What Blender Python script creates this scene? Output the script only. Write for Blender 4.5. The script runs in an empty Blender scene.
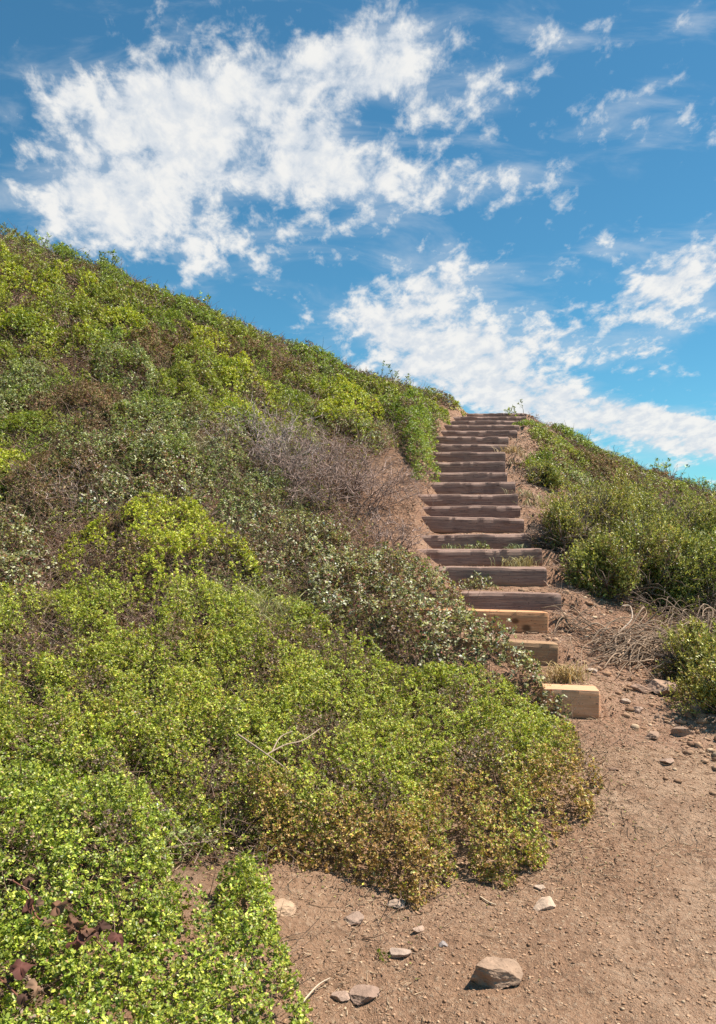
import bpy, math, random
import numpy as np
from mathutils import Vector
random.seed(7)
RNG = np.random.default_rng(11)
sc = bpy.context.scene
COL = sc.collection

# ------------------------------------------------------------------ camera
F = 804.0
EYE = 1.6
PITCH = math.atan(28.0 / F)
cam_d = bpy.data.cameras.new('camera')
cam = bpy.data.objects.new('camera', cam_d)
COL.objects.link(cam)
cam.location = (0, 0, EYE)
cam.rotation_euler = (math.radians(90) + PITCH, 0, 0)
cam_d.sensor_fit = 'VERTICAL'
cam_d.sensor_height = 36.0
cam_d.lens = 36.0 * F / 1024.0
cam_d.clip_start = 0.05
cam_d.clip_end = 3000
sc.camera = cam

# ------------------------------------------------------------------ light
SUN_EL, SUN_AZ = 60.0, 84.0        # azimuth clockwise from +Y (view direction)
sun_d = bpy.data.lights.new('sun', 'SUN')
sun = bpy.data.objects.new('sun', sun_d)
COL.objects.link(sun)
sun_d.energy = 4.7
sun_d.angle = math.radians(0.5)
sun_d.color = (1.0, 0.935, 0.82)
sv = Vector((math.sin(math.radians(SUN_AZ)) * math.cos(math.radians(SUN_EL)),
             math.cos(math.radians(SUN_AZ)) * math.cos(math.radians(SUN_EL)),
             math.sin(math.radians(SUN_EL))))
sun.rotation_euler = sv.to_track_quat('Z', 'Y').to_euler()
sc.view_settings.view_transform = 'Standard'
sc.view_settings.look = 'None'
sc.view_settings.exposure = 0.75
sc.view_settings.gamma = 1
sc.cycles.max_bounces = 5
sc.cycles.diffuse_bounces = 3
sc.cycles.glossy_bounces = 2
sc.cycles.transmission_bounces = 2

# ------------------------------------------------------------------ sky
world = bpy.data.worlds.new('World')
sc.world = world
world.use_nodes = True
nt = world.node_tree
nt.nodes.clear()


class N:
    """tiny node helper"""
    def __init__(s, tree): s.t = tree

    def new(s, typ, **kw):
        n = s.t.nodes.new(typ)
        for k, v in kw.items(): setattr(n, k, v)
        return n

    def put(s, sock, v):
        if isinstance(v, bpy.types.NodeSocket): s.t.links.new(v, sock)
        elif v is not None: sock.default_value = v

    def math(s, op, a, b=None, c=None, clamp=False):
        n = s.new('ShaderNodeMath', operation=op, use_clamp=clamp)
        s.put(n.inputs[0], a); s.put(n.inputs[1], b)
        if c is not None: s.put(n.inputs[2], c)
        return n.outputs[0]

    def vec(s, op, a, b=None):
        n = s.new('ShaderNodeVectorMath', operation=op)
        s.put(n.inputs[0], a); s.put(n.inputs[1], b)
        return n.outputs['Value'] if op in ('LENGTH', 'DOT_PRODUCT', 'DISTANCE') else n.outputs[0]

    def mix(s, f, a, b, blend='MIX'):
        n = s.new('ShaderNodeMix', data_type='RGBA', blend_type=blend)
        s.put(n.inputs[0], f); s.put(n.inputs[6], a); s.put(n.inputs[7], b)
        return n.outputs[2]

    def noise(s, v, scale, detail=4, rough=0.55, dist=0.0, dim='3D'):
        n = s.new('ShaderNodeTexNoise', noise_dimensions=dim)
        s.put(n.inputs['Vector'], v)
        n.inputs['Scale'].default_value = scale
        n.inputs['Detail'].default_value = detail
        n.inputs['Roughness'].default_value = rough
        n.inputs['Distortion'].default_value = dist
        return n.outputs['Fac']

    def step(s, v, a, b, lo=0.0, hi=1.0):
        n = s.new('ShaderNodeMapRange', interpolation_type='SMOOTHSTEP')
        s.put(n.inputs[0], v)
        for i, x in enumerate((a, b, lo, hi)): n.inputs[i + 1].default_value = x
        return n.outputs[0]

    def mapping(s, v, loc=(0, 0, 0), rot=(0, 0, 0), scale=(1, 1, 1), vt='POINT'):
        n = s.new('ShaderNodeMapping', vector_type=vt)
        s.put(n.inputs[0], v)
        n.inputs[1].default_value = loc; n.inputs[2].default_value = rot; n.inputs[3].default_value = scale
        return n.outputs[0]


def build_sky():
    g = N(nt)
    sky = g.new('ShaderNodeTexSky', sky_type='NISHITA', sun_disc=False)
    sky.sun_elevation = math.radians(SUN_EL)
    sky.sun_rotation = math.radians(SUN_AZ)
    sky.air_density = 1.0
    sky.dust_density = 0.1
    sky.ozone_density = 2.5
    sky.altitude = 100
    tc = g.new('ShaderNodeTexCoord').outputs['Generated']
    sep = g.new('ShaderNodeSeparateXYZ'); g.put(sep.inputs[0], tc)
    zz = g.math('ADD', g.math('MAXIMUM', sep.outputs[2], 0.0), 0.30)
    cb = g.new('ShaderNodeCombineXYZ')              # point where the view ray meets a flat cloud deck
    g.put(cb.inputs[0], g.math('DIVIDE', sep.outputs[0], zz))
    g.put(cb.inputs[1], g.math('DIVIDE', sep.outputs[1], zz))
    deck = cb.outputs[0]
    yy = g.math('MAXIMUM', sep.outputs[1], 0.05)
    cb2 = g.new('ShaderNodeCombineXYZ')             # bearing / height of the cloud banks
    g.put(cb2.inputs[0], g.math('DIVIDE', sep.outputs[0], yy))
    g.put(cb2.inputs[1], g.math('DIVIDE', sep.outputs[2], yy))
    brg = cb2.outputs[0]
    # (cx, cy, rx, ry, angle, amount) of each cloud bank
    blobs = [(105, 165, 95, 62, 15, .50), (60, 90, 75, 26, 10, .26), (165, 105, 80, 50, 20, .34), (265, 115, 100, 66, 15, .52), (395, 40, 62, 40, 25, .46), (330, 65, 60, 40, 20, .3),
             (395, 185, 62, 34, 0, .34), (300, 165, 90, 40, 0, .30), (490, 80, 60, 32, 20, .30), (570, 25, 50, 25, 0, .20), (150, 235, 110, 34, -10, .34),
             (695, 14, 26, 12, 0, .30), (652, 82, 30, 12, 20, .32), (590, 150, 120, 26, 20, .18), (490, 165, 34, 22, 0, .20),
             (440, 285, 74, 42, 10, .42), (540, 335, 140, 34, 10, .34), (690, 272, 64, 30, 20, .44), (655, 345, 60, 18, 24, .30), (610, 245, 50, 14, 0, .16),
             (590, 412, 150, 17, -12, .56), (690, 434, 50, 16, -14, .44), (470, 362, 95, 30, -15, .36), (640, 432, 200, 28, -12, .24), (370, 325, 70, 22, -25, .28)]
    total = None
    for cx, cy, rx, ry, an, am in blobs:
        m = g.mapping(brg, ((cx - 358) / F, (540 - cy) / F, 0), (0, 0, math.radians(an)), (rx / F, ry / F, 1), 'TEXTURE')
        l = g.vec('LENGTH', m)
        e = g.math('MULTIPLY', g.math('EXPONENT', g.math('MULTIPLY', g.math('MULTIPLY', l, l), -0.9)), am)
        total = e if total is None else g.math('ADD', total, e)
    total = g.math('MINIMUM', total, 0.56)
    # puffs of the deck, finer puffs, streaks
    n1 = g.noise(g.mapping(deck, (6.1, 2.7, 0), (0, 0, .5), (1.0, .8, 1)), 6.5, 6, 0.58, 0.15)
    n2 = g.noise(g.mapping(deck, (9.1, 4.7, 0), (0, 0, .9), (1.0, .7, 1)), 21.0, 6, 0.62, 0.2)
    n3 = g.noise(g.mapping(brg, (0, 0, 0), (0, 0, .35), (2.0, 6.0, 1)), 3.0, 5, 0.6, 0.5)
    nn = g.math('ADD', g.math('MULTIPLY', g.math('SUBTRACT', n1, .5), 1.8), g.math('ADD', g.math('MULTIPLY', g.math('SUBTRACT', n2, .5), 2.1), g.math('MULTIPLY', g.math('SUBTRACT', n3, .5), 1.0)))
    den = g.math('ADD', nn, g.math('MULTIPLY', total, 1.75))
    thick = g.step(den, 0.20, 0.95)
    veil = g.math('MULTIPLY', g.step(g.math('ADD', g.math('MULTIPLY', g.math('SUBTRACT', n3, .47), 1.5), total), 0.10, 0.6), 0.36)
    shade = g.step(g.math('ADD', n2, g.math('MULTIPLY', nn, .25)), 0.38, 0.72)
    a = g.math('MAXIMUM', g.math('MULTIPLY', thick, 0.96), veil)
    cloud = g.mix(shade, (4.3, 4.55, 4.85, 1), (5.5, 5.45, 5.3, 1))
    skyc = g.mix(1.0, sky.outputs[0], (0.33, 0.69, 0.73, 1), 'MULTIPLY')
    colr = g.mix(a, skyc, cloud)
    bg = g.new('ShaderNodeBackground')
    g.put(bg.inputs[0], colr)
    bg.inputs[1].default_value = 0.10
    out = g.new('ShaderNodeOutputWorld')
    g.t.links.new(bg.outputs[0], out.inputs[0])


build_sky()

# ------------------------------------------------------------------ numpy noise
def _hash(ix, iy, iz, seed):
    h = (ix * 374761393 + iy * 668265263 + iz * 2147483647 + seed * 974634777) & 0xFFFFFFFF
    h = ((h ^ (h >> 13)) * 1274126177) & 0xFFFFFFFF
    h = (h ^ (h >> 16)) & 0xFFFFFFFF
    return h.astype(np.float64) / 4294967295.0


def vnoise(x, y, z=None, seed=0):
    x = np.asarray(x, float); y = np.asarray(y, float)
    z = np.zeros_like(x) if z is None else np.asarray(z, float)
    ix = np.floor(x).astype(np.int64); iy = np.floor(y).astype(np.int64); iz = np.floor(z).astype(np.int64)
    fx, fy, fz = x - ix, y - iy, z - iz
    fx = fx * fx * (3 - 2 * fx); fy = fy * fy * (3 - 2 * fy); fz = fz * fz * (3 - 2 * fz)
    r = 0
    for a in (0, 1):
        for b in (0, 1):
            for c in (0, 1):
                w = (fx if a else 1 - fx) * (fy if b else 1 - fy) * (fz if c else 1 - fz)
                r = r + w * _hash(ix + a, iy + b, iz + c, seed)
    return r


def fbm(x, y, z=None, octv=4, seed=0, gain=0.5):
    t, a, s, n = 0, 1.0, 1.0, 0
    for o in range(octv):
        t = t + a * vnoise(np.asarray(x) * s, np.asarray(y) * s, None if z is None else np.asarray(z) * s, seed + o * 17)
        n += a; a *= gain; s *= 2.03
    return t / n


def smooth(v, a, b):
    t = np.clip((v - a) / (b - a), 0, 1)
    return t * t * (3 - 2 * t)


# ------------------------------------------------------------------ pixel <-> place (used once, to survey the hillside)
def ray(px, py):
    u = (np.asarray(px, float) - 358) / F; v = (512 - np.asarray(py, float)) / F
    return np.stack([u, math.cos(PITCH) - v * math.sin(PITCH), math.sin(PITCH) + v * math.cos(PITCH)], -1)


def at(px, py, d):
    r = ray(px, py)
    return r * (d / r[..., 1:2] if r.ndim > 1 else d / r[1]) + np.array([0, 0, EYE])


# ------------------------------------------------------------------ the steps, surveyed
# top edge y, left x, right x, distance
BEAMS = [(690, 549, 601, 4.30), (641, 478, 559, 4.95), (611, 455, 549, 5.40), (593, 450, 562, 5.80), (567, 432, 548, 6.30),
         (549, 414, 543, 6.75), (534, 420, 532, 7.20), (517, 422, 525, 7.60), (505.5, 424, 521, 8.00), (494, 421, 519, 8.40),
         (481.6, 436, 516, 8.80), (472, 435, 508, 9.20), (461.5, 436, 506, 9.60), (451.5, 435, 506, 10.0), (444, 435, 508, 10.4),
         (436, 434, 509, 10.8), (430, 446, 518, 11.3), (424.7, 449, 520, 11.8), (420, 451, 526, 12.4), (416, 458, 527, 13.0),
         (413, 470, 527, 13.7)]
BH = 0.155
BP = []
for (yt, xl, xr, d) in BEAMS:
    l = at(xl, yt, d); r = at(xr, yt, d)
    BP.append((l[0], r[0], d, l[2]))
BP = np.array(BP)

# ------------------------------------------------------------------ terrain
ctrl = []
for d, z in ((-6, -1.45), (-1, -1.36), (1.0, -1.33), (2.1, -1.29), (2.4, -1.27), (3.0, -1.20), (3.5, -1.12), (4.0, -1.03), (4.3, -0.97)):
    for x in ((0.2, 1.0, 1.8) if d > 2.9 else (-0.25, 0.5, 1.5, 2.2)):
        ctrl.append((x, d, z + (0.0 if x < 1.7 else 0.02)))
ctrl += [(-3, -6, -1.3), (4, -6, -1.5), (-2.0, -1, -1.0), (3.5, -1, -1.5), (3.2, 2.2, -1.38), (-1.4, 0.8, -1.1)]


def cp(px, py, d, drop=0.0):
    p = at(px, py, d); ctrl.append((p[0], p[1], p[2] - EYE - drop))


for i, (l, r, d, z) in enumerate(BP):
    ctrl.append((r + (.1 if i < 3 else 0), d + .05, z - EYE - (.06 if i > 2 else .15))); ctrl.append(((l + r) / 2, d + .05, z - EYE - .06))
    if i > 3: ctrl.append((l - .12, d, z - EYE + .06))
for a in [(0, 1024, 1.6, .22), (0, 780, 2.7, .25), (150, 790, 2.8, .24), (300, 790, 3.0, .22), (230, 880, 2.6, .02), (180, 890, 2.5, .02),
          (0, 650, 3.7, .25), (150, 650, 4.0, .25), (300, 650, 4.2, .25), (420, 650, 4.5, .25), (500, 690, 4.3, .2),
          (0, 540, 5.0, .25), (150, 540, 5.3, .25), (300, 540, 5.7, .25), (390, 560, 6.1, .15),
          (0, 440, 6.5, .2), (150, 440, 6.9, .2), (300, 440, 7.9, .2), (385, 470, 8.3, .05),
          (0, 340, 8.5, .2), (150, 340, 9.2, .2), (300, 390, 10.2, .2), (395, 410, 11.2, .2),
          (0, 226, 11.8, .2), (100, 259, 12, .2), (200, 299, 12.4, .2), (300, 344, 12.9, .1), (400, 376, 13.8, .2), (435, 392, 14.2, .1), (462, 410, 14.4, .06),
          (-250, 140, 11.2, .2), (-250, 330, 7.6, .2), (-250, 480, 5.2, .2), (-250, 700, 3.0, .2), (-200, 1000, 1.5, .2),
          (545, 436, 12.8, .05), (565, 475, 10.5, .1), (580, 525, 8.3, .05), (592, 582, 6.6, .02), (640, 632, 5.6, .0), (575, 640, 5.4, 0),
          (540, 424, 14.5, .12), (600, 450, 14.2, .15), (660, 474, 13.7, .15), (716, 490, 13.2, .15), (850, 520, 12, .1),
          (700, 565, 8, .05), (716, 625, 6, .05), (716, 700, 4.6, -.06), (716, 765, 3.9, -.02), (850, 600, 7.5, .1), (900, 720, 4.5, .1)]:
    cp(*a)
for px, py, d in ((-250, 140, 11.2), (0, 226, 11.8), (100, 259, 12), (200, 299, 12.4), (300, 344, 12.9), (400, 376, 13.8), (470, 412, 14.4), (540, 424, 14.5), (600, 450, 14.2), (716, 490, 13.2), (850, 520, 12)):
    p = at(px, py, d)
    k = 1.0 if px < 300 else 0.55
    ctrl.append((p[0], p[1] + 2.5, p[2] - EYE - .25 * k - .15)); ctrl.append((p[0], p[1] + 7, p[2] - EYE - 2.2 * k - .4))
ctrl = np.array(ctrl)


def tps_fit(P, lam=0.02):
    n = len(P); X = P[:, :2]
    d2 = ((X[:, None] - X[None]) ** 2).sum(-1)
    K = 0.5 * d2 * np.log(d2 + 1e-9) + lam * np.eye(n)
    Q = np.c_[np.ones(n), X]
    A = np.block([[K, Q], [Q.T, np.zeros((3, 3))]])
    return np.linalg.solve(A, np.r_[P[:, 2], 0, 0, 0])


WT = tps_fit(ctrl, 0.03)


def tps(x, y):
    z = WT[-3] + WT[-2] * x + WT[-1] * y
    for k in range(len(ctrl)):
        d2 = (x - ctrl[k, 0]) ** 2 + (y - ctrl[k, 1]) ** 2
        z = z + WT[k] * 0.5 * d2 * np.log(d2 + 1e-9)
    return z


def path_mask(x, y):
    """1 on the trodden path at the foot of the steps, 0 on the slopes"""
    c = np.interp(y, [-6, 1, 2.5, 3.3, 4.2, 5.4, 6.0], [.9, .9, .9, 1.05, 1.55, 1.75, 1.8])
    w = np.interp(y, [-6, 1, 2.5, 3.3, 4.2, 5.4, 6.0], [1.6, 1.5, 1.3, 1.0, .55, .3, .05])
    return 1 - smooth(np.abs(x - c), w, w + .5)


YB = BP[:, 2]


def stair_z(x, y):
    yb = YB[None, :]
    idx = np.clip(np.searchsorted(YB + 0.07, y) - 1, 0, len(YB) - 1)
    nxt = np.clip(idx + 1, 0, len(YB) - 1)
    t = np.clip((y - YB[idx] - .13) / np.maximum(YB[nxt] - YB[idx] - .05, .1), 0, 1)
    top = BP[idx, 3] - .012
    low = BP[nxt, 3] - BH + .01
    z = top * (1 - t) + np.minimum(low, top + .05) * t
    return z, idx


def terrain_raw(x, y):
    x = np.asarray(x, float); y = np.asarray(y, float)
    z = tps(x, y) + EYE
    r = np.hypot(x, y - 7)
    far = smooth(r, 15, 40)
    z = np.where(far > 0, z * (1 - far) + far * (-5 + 1.5 * fbm(x / 30, y / 30, seed=3)), z)
    z = np.where(r > 45, -5 + 1.5 * fbm(x / 30, y / 30, seed=3) - (r - 45) * .01, z)
    pm = path_mask(x, y)
    near = r < 14
    amp = .012 * pm + .075 * (1 - pm)
    z = z + np.where(near, (fbm(x * 1.7, y * 1.7, octv=4, seed=5) - .5) * amp * 2, 0)
    z = z + (fbm(x * 14, y * 14, octv=3, seed=8) - .5) * .028 + (fbm(x * 3.1, y * 3.1, octv=3, seed=9) - .5) * .055
    # the flight: flat soil treads between the timbers
    lx = np.interp(y, YB, BP[:, 0]); rx = np.interp(y, YB, BP[:, 1])
    w = smooth(x, lx - np.interp(y, [6, 9], [.02, .14]), lx + np.interp(y, [6, 9], [.22, .04])) * (1 - smooth(x, rx - .02, rx + np.interp(y, [4.3, 6], [.14, .30]))) * ((y > YB[0] + .07) & (y < YB[-1] + .8))
    sz, _ = stair_z(x, y)
    sz = sz + (fbm(x * 9, y * 9, octv=3, seed=12) - .5) * .035
    z = z * (1 - w) + sz * w
    # in front of the lowest timber keep the soil at its foot
    lo = smooth(y, YB[0] - .9, YB[0] - .1) * (y <= YB[0] + .07) * smooth(x, .7, 1.0) * (1 - smooth(x, 1.34, 1.6))
    z = z * (1 - lo) + lo * (np.minimum(z, BP[0, 3] - BH + .0))
    return z


def axis(a, b, step, lo, hi):
    core = list(np.arange(a, b, step)); v, s = core[0], step; left = []
    while v > lo:
        s *= 1.22; v -= s; left.append(v)
    v, s = core[-1], step; right = []
    while v < hi:
        s *= 1.22; v += s; right.append(v)
    return np.array(left[::-1] + core + right)


GX = axis(-8.5, 8.5, 0.034, -600, 600)
GY = axis(0.9, 16.5, 0.030, -300, 900)
GXX, GYY = np.meshgrid(GX, GY)
GZ = terrain_raw(GXX.ravel(), GYY.ravel()).reshape(GXX.shape)


def T(x, y):
    x = np.asarray(x, float); y = np.asarray(y, float)
    i = np.clip(np.searchsorted(GX, x) - 1, 0, len(GX) - 2); j = np.clip(np.searchsorted(GY, y) - 1, 0, len(GY) - 2)
    fx = (x - GX[i]) / (GX[i + 1] - GX[i]); fy = (y - GY[j]) / (GY[j + 1] - GY[j])
    return (GZ[j, i] * (1 - fx) * (1 - fy) + GZ[j, i + 1] * fx * (1 - fy) + GZ[j + 1, i] * (1 - fx) * fy + GZ[j + 1, i + 1] * fx * fy)


def hit(px, py, lift=0.0):
    """where the sight line through this pixel meets the hillside"""
    r = ray(px, py)
    r = r / r[1]
    d = np.arange(1.3, 17, .02)
    z = EYE + r[2] * d
    g = T(r[0] * d, d) + lift
    k = np.argmax(z < g)
    if z[k] >= g[k]: k = int(np.argmin(z - g))
    return np.array([r[0] * d[k], d[k], T(r[0] * d[k], d[k])])


def tag(o, label=None, cat=None, group=None, kind=None):
    if label: o['label'] = label
    if cat: o['category'] = cat
    if group: o['group'] = group
    if kind: o['kind'] = kind
    return o


# ------------------------------------------------------------------ mesh accumulator
class Acc:
    def __init__(s): s.v = []; s.c = []; s.li = []; s.ls = []; s.n = 0; s.nl = 0

    def add(s, V, faces, col):
        """V (n,k,3) copies of a k-vertex shape, faces: list of index tuples, col (n,3) or (n,k,3)"""
        n, k, _ = V.shape
        if n == 0: return
        s.v.append(V.reshape(-1, 3))
        c = np.asarray(col, float)
        if c.ndim == 1: c = np.tile(c, (n, 1))
        if c.ndim == 2: c = np.repeat(c[:, None], k, 1)
        s.c.append(c.reshape(-1, 3))
        fl = [len(f) for f in faces]; tot = sum(fl)
        flat = np.concatenate([np.array(f) for f in faces])
        base = s.n + np.arange(n)[:, None] * k
        s.li.append((base + flat[None]).ravel())
        st = np.concatenate([[0], np.cumsum(fl)[:-1]])
        s.ls.append((s.nl + np.arange(n)[:, None] * tot + st[None]).ravel())
        s.n += n * k; s.nl += n * tot

    def build(s, name, mat, parent=None, loc=(0, 0, 0), smooth_=False):
        me = bpy.data.meshes.new(name)
        loc = np.array(loc, float)
        V = np.concatenate(s.v) - loc
        me.vertices.add(len(V)); me.vertices.foreach_set('co', V.astype(np.float32).ravel())
        L = np.concatenate(s.li).astype(np.int32); S = np.concatenate(s.ls).astype(np.int32)
        me.loops.add(len(L)); me.loops.foreach_set('vertex_index', L)
        me.polygons.add(len(S)); me.polygons.foreach_set('loop_start', S)
        if smooth_: me.polygons.foreach_set('use_smooth', np.ones(len(S), bool))
        me.update(calc_edges=True)
        at_ = me.color_attributes.new('tint', 'FLOAT_COLOR', 'POINT')
        C = np.c_[np.concatenate(s.c), np.ones(len(V))]
        at_.data.foreach_set('color', C.astype(np.float32).ravel())
        me.materials.append(mat)
        o = bpy.data.objects.new(name, me)
        COL.objects.link(o)
        if parent is not None: o.parent = parent
        else: o.location = loc
        return o


def norm(a): return a / np.maximum(np.linalg.norm(a, axis=-1, keepdims=True), 1e-9)


def basis(A):
    R = RNG.normal(size=A.shape)
    Tn = norm(R - (R * A).sum(-1, keepdims=True) * A)
    return Tn, np.cross(A, Tn)


def sprigs(acc, C, A, L, k, colfn, tilt=(45, 95), aspect=.5, stem=1.2, shape='quad', cup=.12):
    """at every point C, along axis A, a sprig of k leaves of length L (n,)"""
    n = len(C)
    if n == 0: return
    Tn, B = basis(A)
    j = np.arange(k)[None]
    phi = j * 2.4 + RNG.uniform(0, 6.28, (n, 1)) + RNG.normal(0, .3, (n, k))
    th = np.radians(RNG.uniform(tilt[0], tilt[1], (n, k)))
    D = np.cos(th)[..., None] * A[:, None] + np.sin(th)[..., None] * (np.cos(phi)[..., None] * Tn[:, None] + np.sin(phi)[..., None] * B[:, None])
    ll = L[:, None] * RNG.uniform(.65, 1.15, (n, k))
    base = C[:, None] - A[:, None] * (RNG.uniform(0, 1, (n, k)) * stem * L[:, None])[..., None]
    Nn = norm(A[:, None] - (A[:, None] * D).sum(-1, keepdims=True) * D + RNG.normal(0, .35, (n, k, 3)))
    W = norm(np.cross(D, Nn)); Nn = np.cross(W, D)
    D = D.reshape(-1, 3); W = W.reshape(-1, 3); Nn = Nn.reshape(-1, 3); ll = ll.reshape(-1, 1); base = base.reshape(-1, 3)
    w = ll * aspect * .5
    col = colfn(n, k)
    if shape == 'quad':
        V = np.stack([base, base + D * ll * .55 + W * w + Nn * ll * cup, base + D * ll, base + D * ll * .55 - W * w + Nn * ll * cup], 1)
        acc.add(V, [(0, 1, 2, 3)], col)
    else:
        V = np.stack([base, base + D * ll * .4 + W * w * .85 + Nn * ll * cup * .8, base + D * ll * .8 + W * w * .8 + Nn * ll * cup, base + D * ll * 1.0 + Nn * ll * .03,
                      base + D * ll * .8 - W * w * .8 + Nn * ll * cup, base + D * ll * .4 - W * w * .85 + Nn * ll * cup * .8, base + D * ll * .6], 1)
        acc.add(V, [(0, 1, 6), (1, 2, 6), (2, 3, 6), (3, 4, 6), (4, 5, 6), (5, 0, 6)], col)


def twigs(acc, P, D, length, rad, col, seg=3, bend=.35, sag=.0, sides=3):
    """thin bent tapering twigs from points P along D"""
    n = len(P)
    if n == 0: return
    length = np.broadcast_to(np.asarray(length, float), (n,)); rad = np.broadcast_to(np.asarray(rad, float), (n,))
    D = norm(D); pts = [P]; d = D
    for s in range(seg):
        d = norm(d + RNG.normal(0, bend, (n, 3)) + np.array([0, 0, -sag]))
        pts.append(pts[-1] + d * (length / seg)[:, None])
    Tn, B = basis(D)
    V = []
    for s, p in enumerate(pts):
        r = rad * (1 - .75 * s / seg)
        for q in range(sides):
            a = q * 2 * math.pi / sides
            V.append(p + (math.cos(a) * Tn + math.sin(a) * B) * r[:, None])
    V = np.stack(V, 1)
    fs = [tuple(range(sides))]
    for s in range(seg):
        for q in range(sides):
            a, b = s * sides + q, s * sides + (q + 1) % sides
            fs.append((a, b, b + sides, a + sides))
    acc.add(V, fs, col)
    return pts


# ------------------------------------------------------------------ materials
def foliage_mat(name, rough=.42, trans=.28, spec=.5):
    m = bpy.data.materials.new(name); m.use_nodes = True
    t = m.node_tree; t.nodes.clear(); g = N(t)
    a = g.new('ShaderNodeAttribute', attribute_name='tint').outputs['Color']
    p = g.new('ShaderNodeBsdfPrincipled')
    g.put(p.inputs['Base Color'], a)
    p.inputs['Roughness'].default_value = rough
    p.inputs['Specular IOR Level'].default_value = spec
    tr = g.new('ShaderNodeBsdfTranslucent')
    g.put(tr.inputs[0], g.mix(1.0, a, (1.25, 1.3, .7, 1), 'MULTIPLY'))
    mx = g.new('ShaderNodeMixShader'); mx.inputs[0].default_value = trans
    t.links.new(p.outputs[0], mx.inputs[1]); t.links.new(tr.outputs[0], mx.inputs[2])
    o = g.new('ShaderNodeOutputMaterial'); t.links.new(mx.outputs[0], o.inputs[0])
    return m


def plain_mat(name, rough=.85, bump=0, scale=40):
    m = bpy.data.materials.new(name); m.use_nodes = True
    t = m.node_tree; t.nodes.clear(); g = N(t)
    a = g.new('ShaderNodeAttribute', attribute_name='tint').outputs['Color']
    co = g.new('ShaderNodeTexCoord').outputs['Object']
    n1 = g.noise(co, scale, 5, .6)
    p = g.new('ShaderNodeBsdfPrincipled')
    g.put(p.inputs['Base Color'], g.mix(1.0, a, g.mix(n1, (.65, .65, .65, 1), (1.35, 1.3, 1.25, 1)), 'MULTIPLY'))
    p.inputs['Roughness'].default_value = rough
    p.inputs['Specular IOR Level'].default_value = .25
    if bump:
        b = g.new('ShaderNodeBump'); b.inputs['Strength'].default_value = bump; b.inputs['Distance'].default_value = .01
        g.put(b.inputs['Height'], n1); t.links.new(b.outputs[0], p.inputs['Normal'])
    o = g.new('ShaderNodeOutputMaterial'); t.links.new(p.outputs[0], o.inputs[0])
    return m


M_LEAF = foliage_mat('leaf_surface', .45, .27, .45)
M_GLOSS = foliage_mat('glossy_leaf_surface', .42, .3, .5)
M_DRY = foliage_mat('dry_leaf_surface', .7, .15, .2)
M_TWIG = plain_mat('twig_bark', .9)
M_ROCK = plain_mat('rock_surface', .9, .8, 55)


def soil_mat():
    m = bpy.data.materials.new('soil_surface'); m.use_nodes = True
    t = m.node_tree; t.nodes.clear(); g = N(t)
    co = g.new('ShaderNodeNewGeometry').outputs['Position']
    big = g.noise(co, .9, 4, .55); mid = g.noise(co, 6.0, 5, .62); fine = g.noise(co, 55, 5, .7); grit = g.noise(co, 210, 3, .7)
    c = g.mix(g.step(big, .42, .58), (.385, .225, .138, 1), (.475, .305, .20, 1))
    c = g.mix(g.step(mid, .38, .72), c, (.335, .19, .118, 1))
    c = g.mix(g.math('MULTIPLY', g.step(fine, .48, .72), .7), c, (.58, .42, .29, 1))
    c = g.mix(g.math('MULTIPLY', g.step(grit, .55, .75), .45), c, (.17, .10, .066, 1))
    c = g.mix(g.math('MULTIPLY', g.step(grit, .48, .3), .35), c, (.60, .46, .33, 1))
    clod = g.noise(g.vec('ADD', co, (3, 9, 1)), 24, 4, .65)
    c = g.mix(g.math('MULTIPLY', g.step(clod, .50, .36), .55), c, (.22, .125, .075, 1))
    # slopes: redder leaf mould, darkened further to paint in shade under the foliage
    at_ = g.new('ShaderNodeAttribute', attribute_name='tint').outputs['Color']
    c = g.mix(1.0, c, at_, 'MULTIPLY')
    p = g.new('ShaderNodeBsdfPrincipled'); g.put(p.inputs['Base Color'], c)
    p.inputs['Roughness'].default_value = .95; p.inputs['Specular IOR Level'].default_value = .12
    h = g.math('ADD', g.math('MULTIPLY', fine, .6), g.math('ADD', g.math('MULTIPLY', clod, .9), g.math('ADD', g.math('MULTIPLY', grit, .25), g.math('MULTIPLY', mid, .8))))
    b = g.new('ShaderNodeBump'); b.inputs['Strength'].default_value = 1.0; b.inputs['Distance'].default_value = .035
    g.put(b.inputs['Height'], h); t.links.new(b.outputs[0], p.inputs['Normal'])
    o = g.new('ShaderNodeOutputMaterial'); t.links.new(p.outputs[0], o.inputs[0])
    return m


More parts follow.
